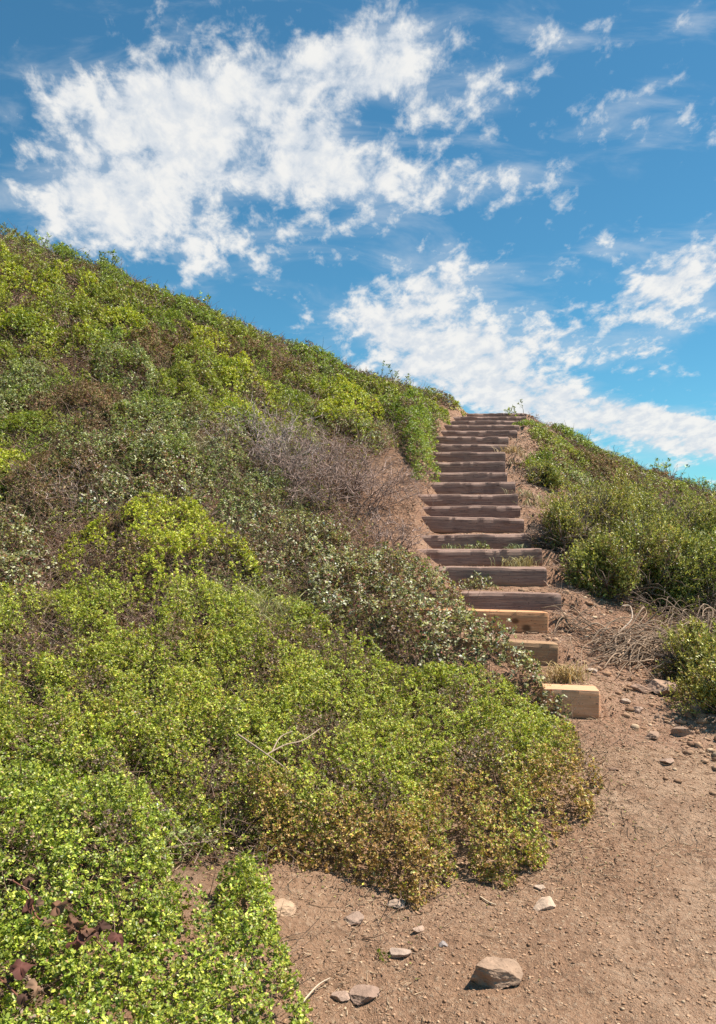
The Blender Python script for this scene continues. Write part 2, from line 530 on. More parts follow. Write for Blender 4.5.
def build_ground():
    me = bpy.data.meshes.new('hillside_ground')
    ny, nx = GXX.shape
    V = np.c_[GXX.ravel(), GYY.ravel(), GZ.ravel()]
    idx = np.arange(ny * nx).reshape(ny, nx)
    Q = np.stack([idx[:-1, :-1], idx[:-1, 1:], idx[1:, 1:], idx[1:, :-1]], -1).reshape(-1, 4)
    me.vertices.add(len(V)); me.vertices.foreach_set('co', V.astype(np.float32).ravel())
    me.loops.add(Q.size); me.loops.foreach_set('vertex_index', Q.astype(np.int32).ravel())
    me.polygons.add(len(Q)); me.polygons.foreach_set('loop_start', (np.arange(len(Q)) * 4).astype(np.int32))
    me.polygons.foreach_set('use_smooth', np.ones(len(Q), bool))
    me.update(calc_edges=True)
    x, y = V[:, 0], V[:, 1]
    pm = path_mask(x, y)
    lx = np.interp(y, YB, BP[:, 0]); rx = np.interp(y, YB, BP[:, 1])
    st = smooth(x, lx - .9, lx - .2) * (1 - smooth(x, rx + .4, rx + 1.0)) * (y > 4)
    k = np.maximum(pm, st * .9)[:, None]
    C = k * np.array([1, 1, 1]) + (1 - k) * np.array([.36, .33, .32])  # slope tone: leaf mould plus painted shade for the gaps between leaves
    C = C * (1 - .05 * st[:, None] * np.array([0, .9, .5]))
    far = smooth(np.hypot(x, y - 7), 16, 30)[:, None]
    C = C * (1 - far) + far * np.array([.25, .42, .22])
    a = me.color_attributes.new('tint', 'FLOAT_COLOR', 'POINT')
    a.data.foreach_set('color', np.c_[C, np.ones(len(C))].astype(np.float32).ravel())
    me.materials.append(soil_mat())
    o = bpy.data.objects.new('ground', me); COL.objects.link(o)
    tag(o, kind='structure')


build_ground()

# ------------------------------------------------------------------ the timber steps
def wood_mat(name, c1, c2, c3, knots=(), crk=.3):
    m = bpy.data.materials.new(name); m.use_nodes = True
    t = m.node_tree; t.nodes.clear(); g = N(t)
    tc = g.new('ShaderNodeTexCoord').outputs['Object']
    oi = g.new('ShaderNodeObjectInfo').outputs['Random']
    off = g.new('ShaderNodeCombineXYZ'); g.put(off.inputs[0], g.math('MULTIPLY', oi, 37.0)); g.put(off.inputs[1], g.math('MULTIPLY', oi, 11.0))
    kfac = None; v = g.vec('ADD', tc, off.outputs[0])
    for (kx, kz, kr) in knots:
        dd = g.vec('LENGTH', g.mapping(tc, (kx, 0, kz), (0, 0, 0), (kr * 1.3, 99, kr), 'TEXTURE'))
        f = g.step(dd, 1.0, .35)
        kfac = f if kfac is None else g.math('MAXIMUM', kfac, f)
    grain = g.noise(g.mapping(v, scale=(1.6, 26, 26)), 3.0, 5, .6, .6)
    fine = g.noise(g.mapping(v, scale=(6, 120, 120)), 3.0, 3, .6)
    blot = g.noise(v, 5.0, 4, .6)
    c = g.mix(g.step(grain, .33, .68), c1, c2)
    c = g.mix(g.math('MULTIPLY', g.step(fine, .5, .75), .55), c, c3)
    c = g.mix(g.math('MULTIPLY', g.step(blot, .5, .75), .45), c, (c3[0] * .8, c3[1] * .75, c3[2] * .75, 1))
    # soil trodden over the upper arris
    if kfac is not None: c = g.mix(g.math('MULTIPLY', kfac, .85), c, (.10, .045, .02, 1))
    crack = g.noise(g.mapping(v, (5, 3, 1), (0, 0.02, 0), (.55, 22, 22)), 2.0, 2, .5, .3)
    c = g.mix(g.math('MULTIPLY', g.step(g.math('ABSOLUTE', g.math('SUBTRACT', crack, .5)),   .014, .004), crk), c, (.045, .025, .018, 1))
    zz = g.new('ShaderNodeSeparateXYZ'); g.put(zz.inputs[0], tc)
    dirt = g.step(g.math('ADD', zz.outputs[2], g.math('MULTIPLY', g.math('SUBTRACT', blot, .5), .12)), -.03, -.075)
    c = g.mix(g.math('MULTIPLY', dirt, .7), c, (.30, .17, .10, 1))
    spk = g.noise(v, 90, 2, .5)
    c = g.mix(g.math('MULTIPLY', g.step(spk, .66, .72), .7), c, (.05, .03, .022, 1))
    p = g.new('ShaderNodeBsdfPrincipled'); g.put(p.inputs['Base Color'], c)
    p.inputs['Roughness'].default_value = .82; p.inputs['Specular IOR Level'].default_value = .25
    b = g.new('ShaderNodeBump'); b.inputs['Strength'].default_value = .6; b.inputs['Distance'].default_value = .006
    g.put(b.inputs['Height'], g.math('ADD', grain, g.math('MULTIPLY', fine, .5))); t.links.new(b.outputs[0], p.inputs['Normal'])
    o = g.new('ShaderNodeOutputMaterial'); t.links.new(p.outputs[0], o.inputs[0])
    return m


W_NEW = wood_mat('new_timber', (.80, .45, .27, 1), (.68, .34, .18, 1), (.42, .19, .09, 1), crk=.12)
W_KNOT = wood_mat('knotty_timber', (.78, .42, .22, 1), (.60, .28, .13, 1), (.36, .17, .085, 1), knots=((.30, .015, .028), (.375, -.03, .034)))
W_MID = wood_mat('browned_timber', (.48, .30, .17, 1), (.36, .21, .115, 1), (.20, .11, .07, 1))
W_OLD = wood_mat('weathered_timber', (.40, .26, .20, 1), (.25, .155, .125, 1), (.12, .07, .058, 1), crk=.6)


def beam_mesh(length, seed, dep=.15, worn=.5):
    r = random.Random(seed)
    nx, ny, nz = max(24, int(length / .03)), 6, 6
    bx = []
    V = []; Fc = []; ids = {}

    def vid(i, j, k):
        key = (i, j, k)
        if key not in ids:
            ids[key] = len(V)
            x = (i / nx - .5) * length
            y = (j / ny) * dep; z = (k / nz - .5) * BH
            # rounded arrises
            cy, cz = y - dep / 2, z
            ay, az = abs(cy) / (dep / 2), abs(cz) / (BH / 2)
            ax = abs(x) / (length / 2)
            if j in (0, ny) and k in (0, nz):
                cy *= 1 - .03 - .03 * worn; cz *= 1 - .03 - .03 * worn
            if i in (0, nx):
                cy *= .965; cz *= .965
                if j in (0, ny) or k in (0, nz): x *= 1 - .008 / length * 2
            V.append([x, cy + dep / 2, cz])
        return ids[key]
    for i in range(nx):
        for j in range(ny):
            Fc.append((vid(i, j, nz), vid(i + 1, j, nz), vid(i + 1, j + 1, nz), vid(i, j + 1, nz)))
            Fc.append((vid(i, j, 0), vid(i, j + 1, 0), vid(i + 1, j + 1, 0), vid(i + 1, j, 0)))
        for k in range(nz):
            Fc.append((vid(i, 0, k), vid(i + 1, 0, k), vid(i + 1, 0, k + 1), vid(i, 0, k + 1)))
            Fc.append((vid(i, ny, k), vid(i, ny, k + 1), vid(i + 1, ny, k + 1), vid(i + 1, ny, k)))
    for j in range(ny):
        for k in range(nz):
            Fc.append((vid(0, j, k), vid(0, j, k + 1), vid(0, j + 1, k + 1), vid(0, j + 1, k)))
            Fc.append((vid(nx, j, k), vid(nx, j + 1, k), vid(nx, j + 1, k + 1), vid(nx, j, k + 1)))
    V = np.array(V)
    s = seed * 3.7
    nz_ = fbm(V[:, 0] * 5 + s, V[:, 1] * 12, V[:, 2] * 22, 3, seed) - .5
    edge = smooth(V[:, 2], BH * .25, BH * .5) * (1 - smooth(V[:, 1], 0, dep * .5))
    V[:, 1] += nz_ * .010 * worn + edge * .016 * worn * (fbm(V[:, 0] * 9 + s, V[:, 0] * 0, octv=3, seed=seed) > .52) \
        + .010 * worn * np.sin(V[:, 0] * 2.2 + s)
    V[:, 2] += (fbm(V[:, 0] * 2.5 + s, V[:, 1] * 3, octv=3, seed=seed + 4) - .5) * .022 * worn * (V[:, 2] > -.02) \
        - edge * .009 * worn * smooth(fbm(V[:, 0] * 7 + s, V[:, 1] * 2, octv=3, seed=seed + 9), .5, .7)
    me = bpy.data.meshes.new('timber_step')
    me.from_pydata(V.tolist(), [], Fc); me.update()
    for p in me.polygons: p.use_smooth = False
    return me


STEP_LABELS = [
    "lowest timber step, short pale new block at the foot of the stairs",
    "second timber step from the bottom, tan wood with its left end under the leafy shrub",
    "third timber step from the bottom, orange new wood with two dark knots",
    "fourth timber step from the bottom, brown and reaching farthest right beside the bush",
    "fifth timber step from the bottom, small green plant growing in front",
    "sixth timber step from the bottom, left end half buried by soil",
    "seventh timber step from the bottom, dark beam with small weeds along its foot",
    "eighth timber step from the bottom, tall dark beam scarred on its left half",
    "ninth timber step from the bottom, thin looking weathered beam under the wide tenth one",
    "tenth timber step from the bottom, wide weathered beam jutting left past the beams above",
    "eleventh timber step from the bottom, weathered beam directly above the wide jutting one",
    "twelfth timber step from the bottom, weathered beam midway up the flight",
    "thirteenth timber step from the bottom, dark face with a pale worn top edge",
    "fourteenth timber step from the bottom, just below the one with the dry grass tuft",
    "fifteenth timber step from the bottom, weathered beam beside the dry grass tuft",
    "sixteenth timber step from the bottom, last beam before the flight shifts to the right",
    "seventeenth timber step from the bottom, where the flight shifts right",
    "fourth timber step from the top of the flight, dark end sticking out on the right",
    "third timber step from the top of the flight, right end standing proud",
    "second timber step from the top of the flight, thin dark line under the skyline",
    "topmost timber step of the flight, standing against the sky"]
STEPS = []
for i, (l, r, d, z) in enumerate(BP):
    le = (.03, .42, .42)[i] if i < 3 else .14
    le2 = .012
    l2 = l - le; L_ = r - l2
    worn = (.15, .35, .25, .6)[i] if i < 4 else 1.0
    me = beam_mesh(L_, 20 + i, dep=.15 if i else .16, worn=worn)
    me.materials.append([W_NEW, W_MID, W_KNOT, W_OLD][i] if i < 4 else W_OLD)
    o = bpy.data.objects.new('timber_step', me); COL.objects.link(o)
    rr = random.Random(i * 5 + 1)
    rz = math.radians([-7, -6, -4][i] if i < 3 else rr.uniform(-2.2, 2.2))
    ry = math.radians([1.5, 2.6, 1.2, .6][i] if i < 4 else rr.uniform(-.8, .9))
    if 15 < i: ry = math.radians(-.3)
    # keep the right end where it was surveyed
    cx = r - math.cos(rz) * L_ / 2; cy = d - math.sin(rz) * L_ / 2
    o.location = (cx, cy, z - BH / 2 + math.sin(ry) * L_ * .0)
    o.rotation_euler = (0, ry, rz)
    tag(o, STEP_LABELS[i], 'step', 'timber steps climbing the hillside')
    STEPS.append(o)

# ------------------------------------------------------------------ plant colours
LEAFGAIN = np.array((1.74, 1.56, 1.42))


def colmix(base, alts, var=.40):
    """base colour with chances of other colours; brightness varies per sprig and leaf"""
    base = np.array(base)

    def f(n, k, dry=None, drycol=(.20, .135, .05)):
        c = np.tile(base, (n, k, 1)).astype(float)
        u = RNG.random((n, 1)) * .6 + RNG.random((n, k)) * .4
        u = np.argsort(np.argsort(u.ravel())).reshape(n, k) / (n * k)
        lo = 0
        for p_, a in alts:
            m = (u >= lo) & (u < lo + p_); c[m] = a; lo += p_
        if dry is not None:
            m = RNG.random((n, k)) < dry[:, None]
            c[m] = np.array(drycol) * RNG.uniform(.7, 1.5, (m.sum(), 1))
        c *= LEAFGAIN * np.exp(RNG.normal(0, var * .7, (n, 1, 1))) * np.exp(RNG.normal(0, var * .6, (n, k, 1)))
        return np.clip(c, 0, .8).reshape(-1, 3)
    return f


SP = {
    'mat':    dict(col=colmix((.185, .235, .030), [(.22, (.30, .32, .05)), (.10, (.11, .15, .028)), (.04, (.40, .40, .17)), (.03, (.26, .15, .06))]), L=.0105, asp=.62, mat=M_LEAF),
    'near':   dict(col=colmix((.165, .225, .032), [(.28, (.27, .31, .055)), (.18, (.08, .12, .022)), (.03, (.42, .45, .22)), (.03, (.2, .13, .06))]), L=.0102, asp=.70, mat=M_LEAF),
    'lime':   dict(col=colmix((.215, .265, .025), [(.30, (.33, .35, .05)), (.10, (.13, .17, .03)), (.04, (.2, .09, .05))]), L=.015, asp=.6, mat=M_LEAF),
    'grey':   dict(col=colmix((.17, .19, .075), [(.24, (.36, .37, .25)), (.30, (.065, .08, .032)), (.13, (.14, .055, .05)), (.08, (.17, .11, .07))]), L=.022, asp=.62, mat=M_GLOSS),
    'sage':   dict(col=colmix((.16, .21, .075), [(.24, (.29, .33, .17)), (.26, (.06, .085, .03)), (.12, (.14, .07, .05))]), L=.017, asp=.55, mat=M_GLOSS),
    'heath':  dict(col=colmix((.155, .195, .030), [(.25, (.22, .255, .04)), (.16, (.09, .115, .025)), (.07, (.16, .11, .06))]), L=.014, asp=.55, mat=M_LEAF),
    'deep':   dict(col=colmix((.13, .185, .028), [(.22, (.20, .26, .04)), (.2, (.07, .10, .022))]), L=.014, asp=.5, mat=M_LEAF),
    'dull':   dict(col=colmix((.12, .125, .045), [(.3, (.17, .10, .07)), (.2, (.20, .16, .10)), (.15, (.10, .055, .045))]), L=.014, asp=.5, mat=M_DRY),
    'bush':   dict(col=colmix((.155, .18, .055), [(.28, (.25, .27, .075)), (.18, (.075, .11, .03)), (.05, (.24, .19, .09))]), L=.025, asp=.40, mat=M_LEAF),
    'olive':  dict(col=colmix((.185, .20, .055), [(.30, (.27, .27, .085)), (.18, (.10, .115, .035)), (.12, (.26, .18, .09))]), L=.024, asp=.40, mat=M_LEAF),
    'brown':  dict(col=colmix((.125, .085, .062), [(.25, (.20, .145, .105)), (.3, (.065, .038, .030)), (.22, (.10, .115, .035))]), L=.014, asp=.5, mat=M_DRY),
}


def leafsize(L0, d): return np.maximum(L0, .0022 * d)


def root(name, x, y, label, cat, group=None):
    o = bpy.data.objects.new(name, None); COL.objects.link(o)
    o.location = (x, y, float(T(x, y)))
    o.empty_display_size = .1
    tag(o, label, cat, group)
    bpy.context.view_layer.update()
    return o


class HF:
    """height of a plant over the soil on a small grid"""
    def __init__(s, x0, x1, y0, y1, fn, st=.02):
        s.x = np.arange(x0, x1 + st, st); s.y = np.arange(y0, y1 + st, st); s.st = st
        X, Y = np.meshgrid(s.x, s.y)
        s.H = fn(X.ravel(), Y.ravel()).reshape(X.shape)

    def __call__(s, x, y):
        fx = np.clip((x - s.x[0]) / s.st, 0, len(s.x) - 1.001); fy = np.clip((y - s.y[0]) / s.st, 0, len(s.y) - 1.001)
        i = fx.astype(int); j = fy.astype(int); fx -= i; fy -= j
        H = s.H
        return H[j, i] * (1 - fx) * (1 - fy) + H[j, i + 1] * fx * (1 - fy) + H[j + 1, i] * (1 - fx) * fy + H[j + 1, i + 1] * fx * fy


def poly_dist(px, py, poly):
    """signed distance inside (+) of polygon"""
    inside = np.zeros(len(px), bool); dmin = np.full(len(px), 1e9)
    n = len(poly)
    for a in range(n):
        x1, y1 = poly[a]; x2, y2 = poly[(a + 1) % n]
        c = ((y1 > py) != (y2 > py))
        xx = (x2 - x1) * (py - y1) / (y2 - y1 + 1e-12) + x1
        inside ^= c & (px < xx)
        t = np.clip(((px - x1) * (x2 - x1) + (py - y1) * (y2 - y1)) / ((x2 - x1) ** 2 + (y2 - y1) ** 2 + 1e-12), 0, 1)
        dmin = np.minimum(dmin, np.hypot(px - x1 - t * (x2 - x1), py - y1 - t * (y2 - y1)))
    return np.where(inside, dmin, -dmin)


def cover(name_root, hf, sp, lai=3.2, lumps=.10, dryfn=None, twig=25, gap=.38, depth=.13, near_shape=False, scale=1.0, k=7, minH=.02, thin=.34, alt='brown', altp=.64, stemcol=(.17, .11, .08), seed=0):
    """leafy plant over a height field; returns foliage and stems as children of name_root"""
    S = SP[sp]
    loc = np.array(name_root.location)
    area = (hf.x[-1] - hf.x[0]) * (hf.y[-1] - hf.y[0])
    dmin = max(1.2, hf.y[0])
    L0 = leafsize(S['L'] * scale, dmin)
    nmax = int(area * lai / (L0 ** 2 * S['asp'] * .55 * k))
    x = RNG.uniform(hf.x[0], hf.x[-1], nmax); y = RNG.uniform(hf.y[0], hf.y[-1], nmax)
    L = leafsize(S['L'] * scale, np.maximum(y, 1.2))
    keep = RNG.random(nmax) < (L0 / L) ** 2
    x, y, L = x[keep], y[keep], L[keep]
    h = hf(x, y)
    g = fbm(x * 7, y * 7, octv=3, seed=seed + 31)
    gf = 60.0 / max(2.0, float(np.median(y))); gfp = .29
    g2 = fbm(x * 2.3, y * 2.3, octv=3, seed=seed + 41)
    keep = (h > minH) & (g > gap - .12 * RNG.random(len(x))) & (vnoise(x * gf, y * gf, seed=seed + 61) > gfp) & ((g2 > thin) | (RNG.random(len(x)) < .3))
    x, y, L, h, g = x[keep], y[keep], L[keep], h[keep], g[keep]
    e = .025
    hx = (hf(x + e, y) - hf(x - e, y) + T(x + e, y) - T(x - e, y)) / (2 * e); hy = (hf(x, y + e) - hf(x, y - e) + T(x, y + e) - T(x, y - e)) / (2 * e)
    nrm = norm(np.stack([-hx, -hy, np.full(len(x), 1.2)], -1))
    s = RNG.random(len(x)) ** 1.5
    P = np.stack([x, y, T(x, y) + h - s * np.minimum(depth, h * .95)], -1)
    edge = (1 - smooth(h, .05, .13))
    A = norm(nrm * 1.0 + np.array([0, 0, .5]) + RNG.normal(0, .45, (len(x), 3)))
    dry = None
    if dryfn is not None: dry = dryfn(x, y, h)
    base_cf = S['col']
    cf = (lambda n, kk: base_cf(n, kk, dry)) if dry is not None else base_cf
    acc = Acc()
    al = fbm(x * 4.1, y * 4.1, octv=3, seed=seed + 51) + RNG.normal(0, .05, len(x)) > altp
    sprigs(acc, P[~al], A[~al], L[~al], k, (lambda n, kk: base_cf(n, kk, dry[~al])) if dry is not None else cf, aspect=S['asp'], shape='hex' if near_shape else 'quad')
    sprigs(acc, P[al], A[al], L[al] * .9, k - 1, SP[alt]['col'], aspect=S['asp'])
    acc.build('foliage', S['mat'], name_root, loc)
    if twig:
        nt_ = int(area * twig)
        tx = RNG.uniform(hf.x[0], hf.x[-1], nt_); ty = RNG.uniform(hf.y[0], hf.y[-1], nt_); th = hf(tx, ty)
        m = th > minH
        tx, ty, th = tx[m], ty[m], th[m]
        if len(tx):
            D = norm(RNG.normal(0, 1, (len(tx), 3)) * np.array([1, 1, .3]) + np.array([0, 0, .55]))
            a2 = Acc()
            rad = np.maximum(.0018, .00045 * ty)
            twigs(a2, np.stack([tx, ty, T(tx, ty) + th * RNG.uniform(0, .55, len(tx))], -1), D, np.clip(th * 1.5, .06, .30), rad,
                  np.array(stemcol) * RNG.uniform(.6, 1.9, (len(tx), 1)), seg=3, bend=.3)
            a2.build('stems', M_TWIG, name_root, loc)


def mat_shrub(name, pix, sp, label, cat='shrub', H=.22, edgew=.16, group=None, warp=.05, lumpf=4.0, lump=.35, seed=0, world=None, **kw):
    """spreading plant whose outline on the ground is the polygon pix"""
    poly = [tuple(hit(a, b)[:2]) for a, b in pix] if world is None else world
    P = np.array(poly)
    x0, y0 = P.min(0) - .1; x1, y1 = P.max(0) + .1
    cx, cy = P.mean(0)

    def fn(x, y):
        wx = x + (fbm(x * 5, y * 5, octv=3, seed=seed + 1) - .5) * warp * 4; wy = y + (fbm(x * 5, y * 5, octv=3, seed=seed + 2) - .5) * warp * 4
        d = poly_dist(wx, wy, poly)
        l = fbm(x * lumpf, y * lumpf, octv=3, seed=seed + 3)
        l2 = vnoise(x * 11, y * 11, seed=seed + 6)
        return np.where(d > 0, H * np.sqrt(np.clip(d / edgew, 0, 1)) * (1 - lump + 2 * lump * l) + (l2 - .5) * .06 + (vnoise(x * 24, y * 24, seed=seed + 7) - .5) * .055, -.02)
    hf = HF(x0, x1, y0, y1, fn)
    r = root(name, cx, cy, label, cat, group)
    cover(r, hf, sp, seed=seed, **kw)
    return r, hf


def mound(name, x, y, rx, ry, H, sp, label, cat='shrub', rot=0, group=None, seed=0, **kw):
    R = max(rx, ry) * 1.15
    ca, sa = math.cos(rot), math.sin(rot)

    def fn(X, Y):
        u = ((X - x) * ca + (Y - y) * sa) / rx; v = (-(X - x) * sa + (Y - y) * ca) / ry
        rr = np.hypot(u, v) + (fbm(X * 3.5, Y * 3.5, octv=3, seed=seed + 3) - .5) * .9
        l = fbm(X * 6, Y * 6, octv=2, seed=seed + 5)
        return np.where(rr < 1, H * np.sqrt(np.clip(1 - rr * rr, 0, 1)) * (.6 + .8 * l) + (vnoise(X * 12, Y * 12, seed=seed) - .5) * .04, -.02)
    hf = HF(x - R, x + R, y - R, y + R, fn, .03)
    r = root(name, x, y, label, cat, group)
    cover(r, hf, sp, seed=seed, **kw)
    return r


# ------------------------------------------------------------------ undergrowth between the shrubs (nobody could count it)
def undergrowth(name, label, x0, x1, y0, y1, region, dens, mixsp, seed):
    acc = Acc()
    n = int((x1 - x0) * (y1 - y0) * dens)
    x = RNG.uniform(x0, x1, n); y = RNG.uniform(y0, y1, n)
    k = RNG.random(n) < region(x, y) * np.clip((5.0 / np.maximum(y, 2.5)) ** 2, 0, 1)
    x, y = x[k], y[k]
    sel = fbm(x * 1.3, y * 1.3, octv=3, seed=seed)
    order = np.argsort(np.argsort(sel + RNG.normal(0, .06, len(x)))) / len(x)
    lo = 0
    for w, sp in mixsp:
        m = (order >= lo) & (order < lo + w); lo += w
        S = SP[sp]; xs, ys = x[m], y[m]
        P = np.stack([xs, ys, T(xs, ys) + RNG.uniform(.01, .09, len(xs)) * (.5 + fbm(xs * 3, ys * 3, seed=seed + 2) * 1.2)], -1)
        A = norm(np.array([0, 0, 1.]) + RNG.normal(0, .5, (len(xs), 3)))
        sprigs(acc, P, A, leafsize(S['L'], ys) * 1.1, 5, S['col'], aspect=S['asp'])
    o = acc.build(name, M_DRY); tag(o, label, 'ground cover', kind='stuff')
    t = Acc(); m = RNG.random(len(x)) < .5; xs, ys = x[m], y[m]
    D = norm(RNG.normal(0, 1, (len(xs), 3)) * np.array([1, 1, .35]) + np.array([0, 0, .25]))
    twigs(t, np.stack([xs, ys, T(xs, ys) + RNG.uniform(.0, .08, len(xs))], -1), D, RNG.uniform(.06, .22, len(xs)), np.maximum(.0018, .00042 * ys),
          np.array((.26, .185, .15)) * RNG.uniform(.5, 1.7, (len(xs), 1)), seg=2)
    o = t.build('twig_litter', M_TWIG); tag(o, label.replace('undergrowth', 'dead twigs in the undergrowth'), 'twigs', kind='stuff')


def left_region(x, y):
    lx = np.interp(y, YB, BP[:, 0], left=.3) - .12
    lim = np.where(y < 4.3, np.interp(y, [1, 2.5, 3.0, 4.3], [-.6, -.8, .0, .7]), np.minimum(lx, np.interp(y, [4.3, 5.5, 6.6, 7.5, 9.0, 10, 11.5, 14], [.55, .6, .2, .05, .25, .85, 1.1, 1.5])))
    return 1 - smooth(x, lim - .15, lim + .05)


def right_region(x, y):
    rx = np.interp(y, YB, BP[:, 1])
    lim = rx + np.interp(y, [5, 6, 8, 10, 12, 14], [.9, .45, .5, .75, .8, .35])
    return smooth(x, lim - .1, lim + .3) * (y > 5.6) + .22 * smooth(x, rx + .15, rx + .3) * (y > 6.5)


undergrowth('undergrowth', 'brown and dull green undergrowth between the shrubs of the left slope', -8.2, 2.0, 1.2, 15.5, left_region, 2600,
            [(.16, 'brown'), (.22, 'dull'), (.34, 'heath'), (.28, 'sage')], 71)
undergrowth('undergrowth', 'brown and dull green undergrowth between the shrubs of the right slope', 1.6, 8.4, 5.5, 15.5, right_region, 1300,
            [(.34, 'brown'), (.36, 'dull'), (.30, 'heath')], 77)

# ------------------------------------------------------------------ near and middle shrubs of the left slope
def dry_front(x, y, h):
    # browned tips towards the path edge of the mat
    t = y - (2.68 + .62 * np.clip(x, 0, 1))
    rim = 1 - smooth(t, .05, .55)
    side = smooth(x - .30 * (y - 2.7), .45, 1.05)
    return np.clip(.04 + .8 * smooth(fbm(x * 3, y * 3, octv=3, seed=90) * .8 + .42 * np.maximum(rim * (x > -.5), side) - np.clip(h - .12, 0, .2) * .8, .42, .80), 0, .82)


mat_shrub('spreading_shrub', [(-120, 800), (-40, 700), (80, 668), (200, 650), (330, 660), (440, 690), (520, 712), (575, 752), (596, 800), (588, 838), (560, 866),
                              (500, 884), (430, 893), (392, 906), (362, 896), (330, 880), (285, 872), (240, 872), (215, 862), (160, 842), (60, 836)], 'mat',
          'large low green shrub spreading beside the path, its right rim browned', H=.24, edgew=.14, lai=4.1, dryfn=dry_front,
          twig=260, seed=100, gap=.40, depth=.20, near_shape=True, warp=.07, thin=.2, altp=.66)
mat_shrub('spreading_shrub', [(-260, 760), (-100, 720), (20, 730), (90, 770), (140, 815), (172, 846), (158, 880), (180, 925), (212, 930), (216, 890), (236, 868), (266, 905), (292, 950), (298, 1020), (280, 1120), (100, 1240), (-200, 1240)], 'near',
          'bright green small leaved shrub filling the bottom left corner', H=.24, edgew=.12, lai=4.2, twig=260, seed=120, gap=.36, near_shape=True, warp=.05, thin=.2, altp=.68)
mat_shrub('spreading_shrub', [(-150, 650), (-40, 610), (40, 604), (90, 600), (190, 600), (300, 612), (345, 655), (300, 680), (200, 672), (80, 690), (-60, 720)], 'mat',
          'yellow green low shrub with brown gaps, just uphill of the large spreading shrub', H=.20, edgew=.16, lai=3.2, twig=260, seed=140, gap=.46, near_shape=True)
mat_shrub('leafy_shrub', [(268, 560), (330, 540), (390, 570), (430, 585), (470, 618), (492, 645), (515, 665), (548, 690), (580, 728), (560, 742), (500, 722), (430, 690), (350, 655), (290, 620)], 'grey',
          'grey green leafy shrub hanging over the left ends of the lowest steps', H=.27, edgew=.16, lai=3.0, twig=300, seed=160, gap=.42, k=6)
mat_shrub('leafy_shrub', [(190, 560), (215, 530), (290, 520), (350, 545), (330, 570), (280, 590), (230, 600)], 'grey',
          'grey green and reddish shrub below the bare twiggy shrub', H=.20, edgew=.2, lai=2.4, twig=400, seed=180, gap=.46, k=6)
mat_shrub('lime_shrub', [(60, 590), (70, 545), (130, 520), (200, 520), (255, 560), (265, 600), (200, 615), (110, 622)], 'lime',
          'bright lime green shrub standing out in the middle of the left slope', H=.30, edgew=.25, lai=3.4, twig=200, seed=200, gap=.40)
mat_shrub('leafy_shrub', [(-150, 620), (-120, 540), (-20, 520), (40, 545), (66, 600), (30, 620), (-60, 640)], 'grey',
          'whitish green broad leaved shrub at the left edge, left of the lime green one', H=.26, edgew=.2, lai=3.0, twig=300, seed=220, gap=.42, k=6)
mat_shrub('leafy_shrub', [(60, 520), (70, 470), (120, 440), (170, 450), (215, 480), (200, 520), (140, 525)], 'grey',
          'pale grey green leafy shrub directly above the lime green one', H=.24, edgew=.22, lai=3.0, twig=300, seed=240, gap=.42, k=6)
mat_shrub('leafy_shrub', [(215, 520), (225, 480), (260, 470), (300, 500), (310, 530), (260, 545)], 'sage',
          'green leafy shrub right of the pale grey green one, under the bare twigs', H=.22, edgew=.2, lai=3.0, twig=300, seed=260, gap=.42, k=6)

# ------------------------------------------------------------------ rows of mounds up the left slope
ORD = ['leftmost', 'second from left', 'third from left', 'fourth from left', 'fifth from left', 'sixth from left', 'seventh from left', 'eighth from left', 'ninth from left', 'tenth from left', 'eleventh from left', 'twelfth from left', 'thirteenth from left', 'fourteenth from left', 'fifteenth from left']
rows = [  # py at px=0, slope of the row, px list, species list, size px, what the row is called
    ('along the left skyline', 'low shrubs along the left skyline', .41, 232, [-60, 15, 60, 108, 150, 190, 228, 322, 352, 385, 425], ['dull', 'heath', 'deep', 'deep', 'heath', 'deep', 'heath', 'deep', 'deep', 'heath', 'heath'], 30, .22),
    ('in the row just under the left skyline', 'low shrubs just under the left skyline', .40, 262, [-90, -30, 25, 70, 118, 165, 210, 258, 305, 350, 398], ['heath', 'lime', 'heath', 'lime', 'heath', 'deep', 'lime', 'dull', 'heath', 'lime', 'deep'], 34, .24),
    ('in the second row under the left skyline', 'low shrubs in the second row under the skyline', .38, 298, [-100, -40, 10, 62, 110, 160, 205, 250, 300, 345], ['lime', 'heath', 'lime', 'heath', 'lime', 'dull', 'heath', 'lime', 'heath', 'lime'], 38, .24),
    ('in the third row under the left skyline', 'low shrubs in the third row under the skyline', .36, 336, [-110, -40, 20, 75, 130, 185, 240, 292], ['heath', 'sage', 'lime', 'heath', 'sage', 'heath', 'lime', 'heath'], 42, .22),
    ('in the row halfway up the left slope', 'low shrubs halfway up the left slope', .30, 382, [-110, -40, 22, 85, 150, 205], ['sage', 'heath', 'sage', 'dull', 'sage', 'sage'], 46, .22),
    ('in the row above the pale leafy shrubs', 'low shrubs above the pale leafy shrubs', .26, 432, [-120, -40, 22, 90, 160], ['heath', 'sage', 'heath', 'sage', 'sage'], 50, .20),
    ('low on the left slope, over the whitish leaved shrub', 'low shrubs over the whitish leaved shrub', .1, 486, [-110, -20, 45], ['heath', 'lime', 'dull'], 50, .20),
]
cname = {'dull': 'brownish', 'heath': 'olive green', 'deep': 'dark green', 'lime': 'yellow green', 'sage': 'sage green'}
sd = 300
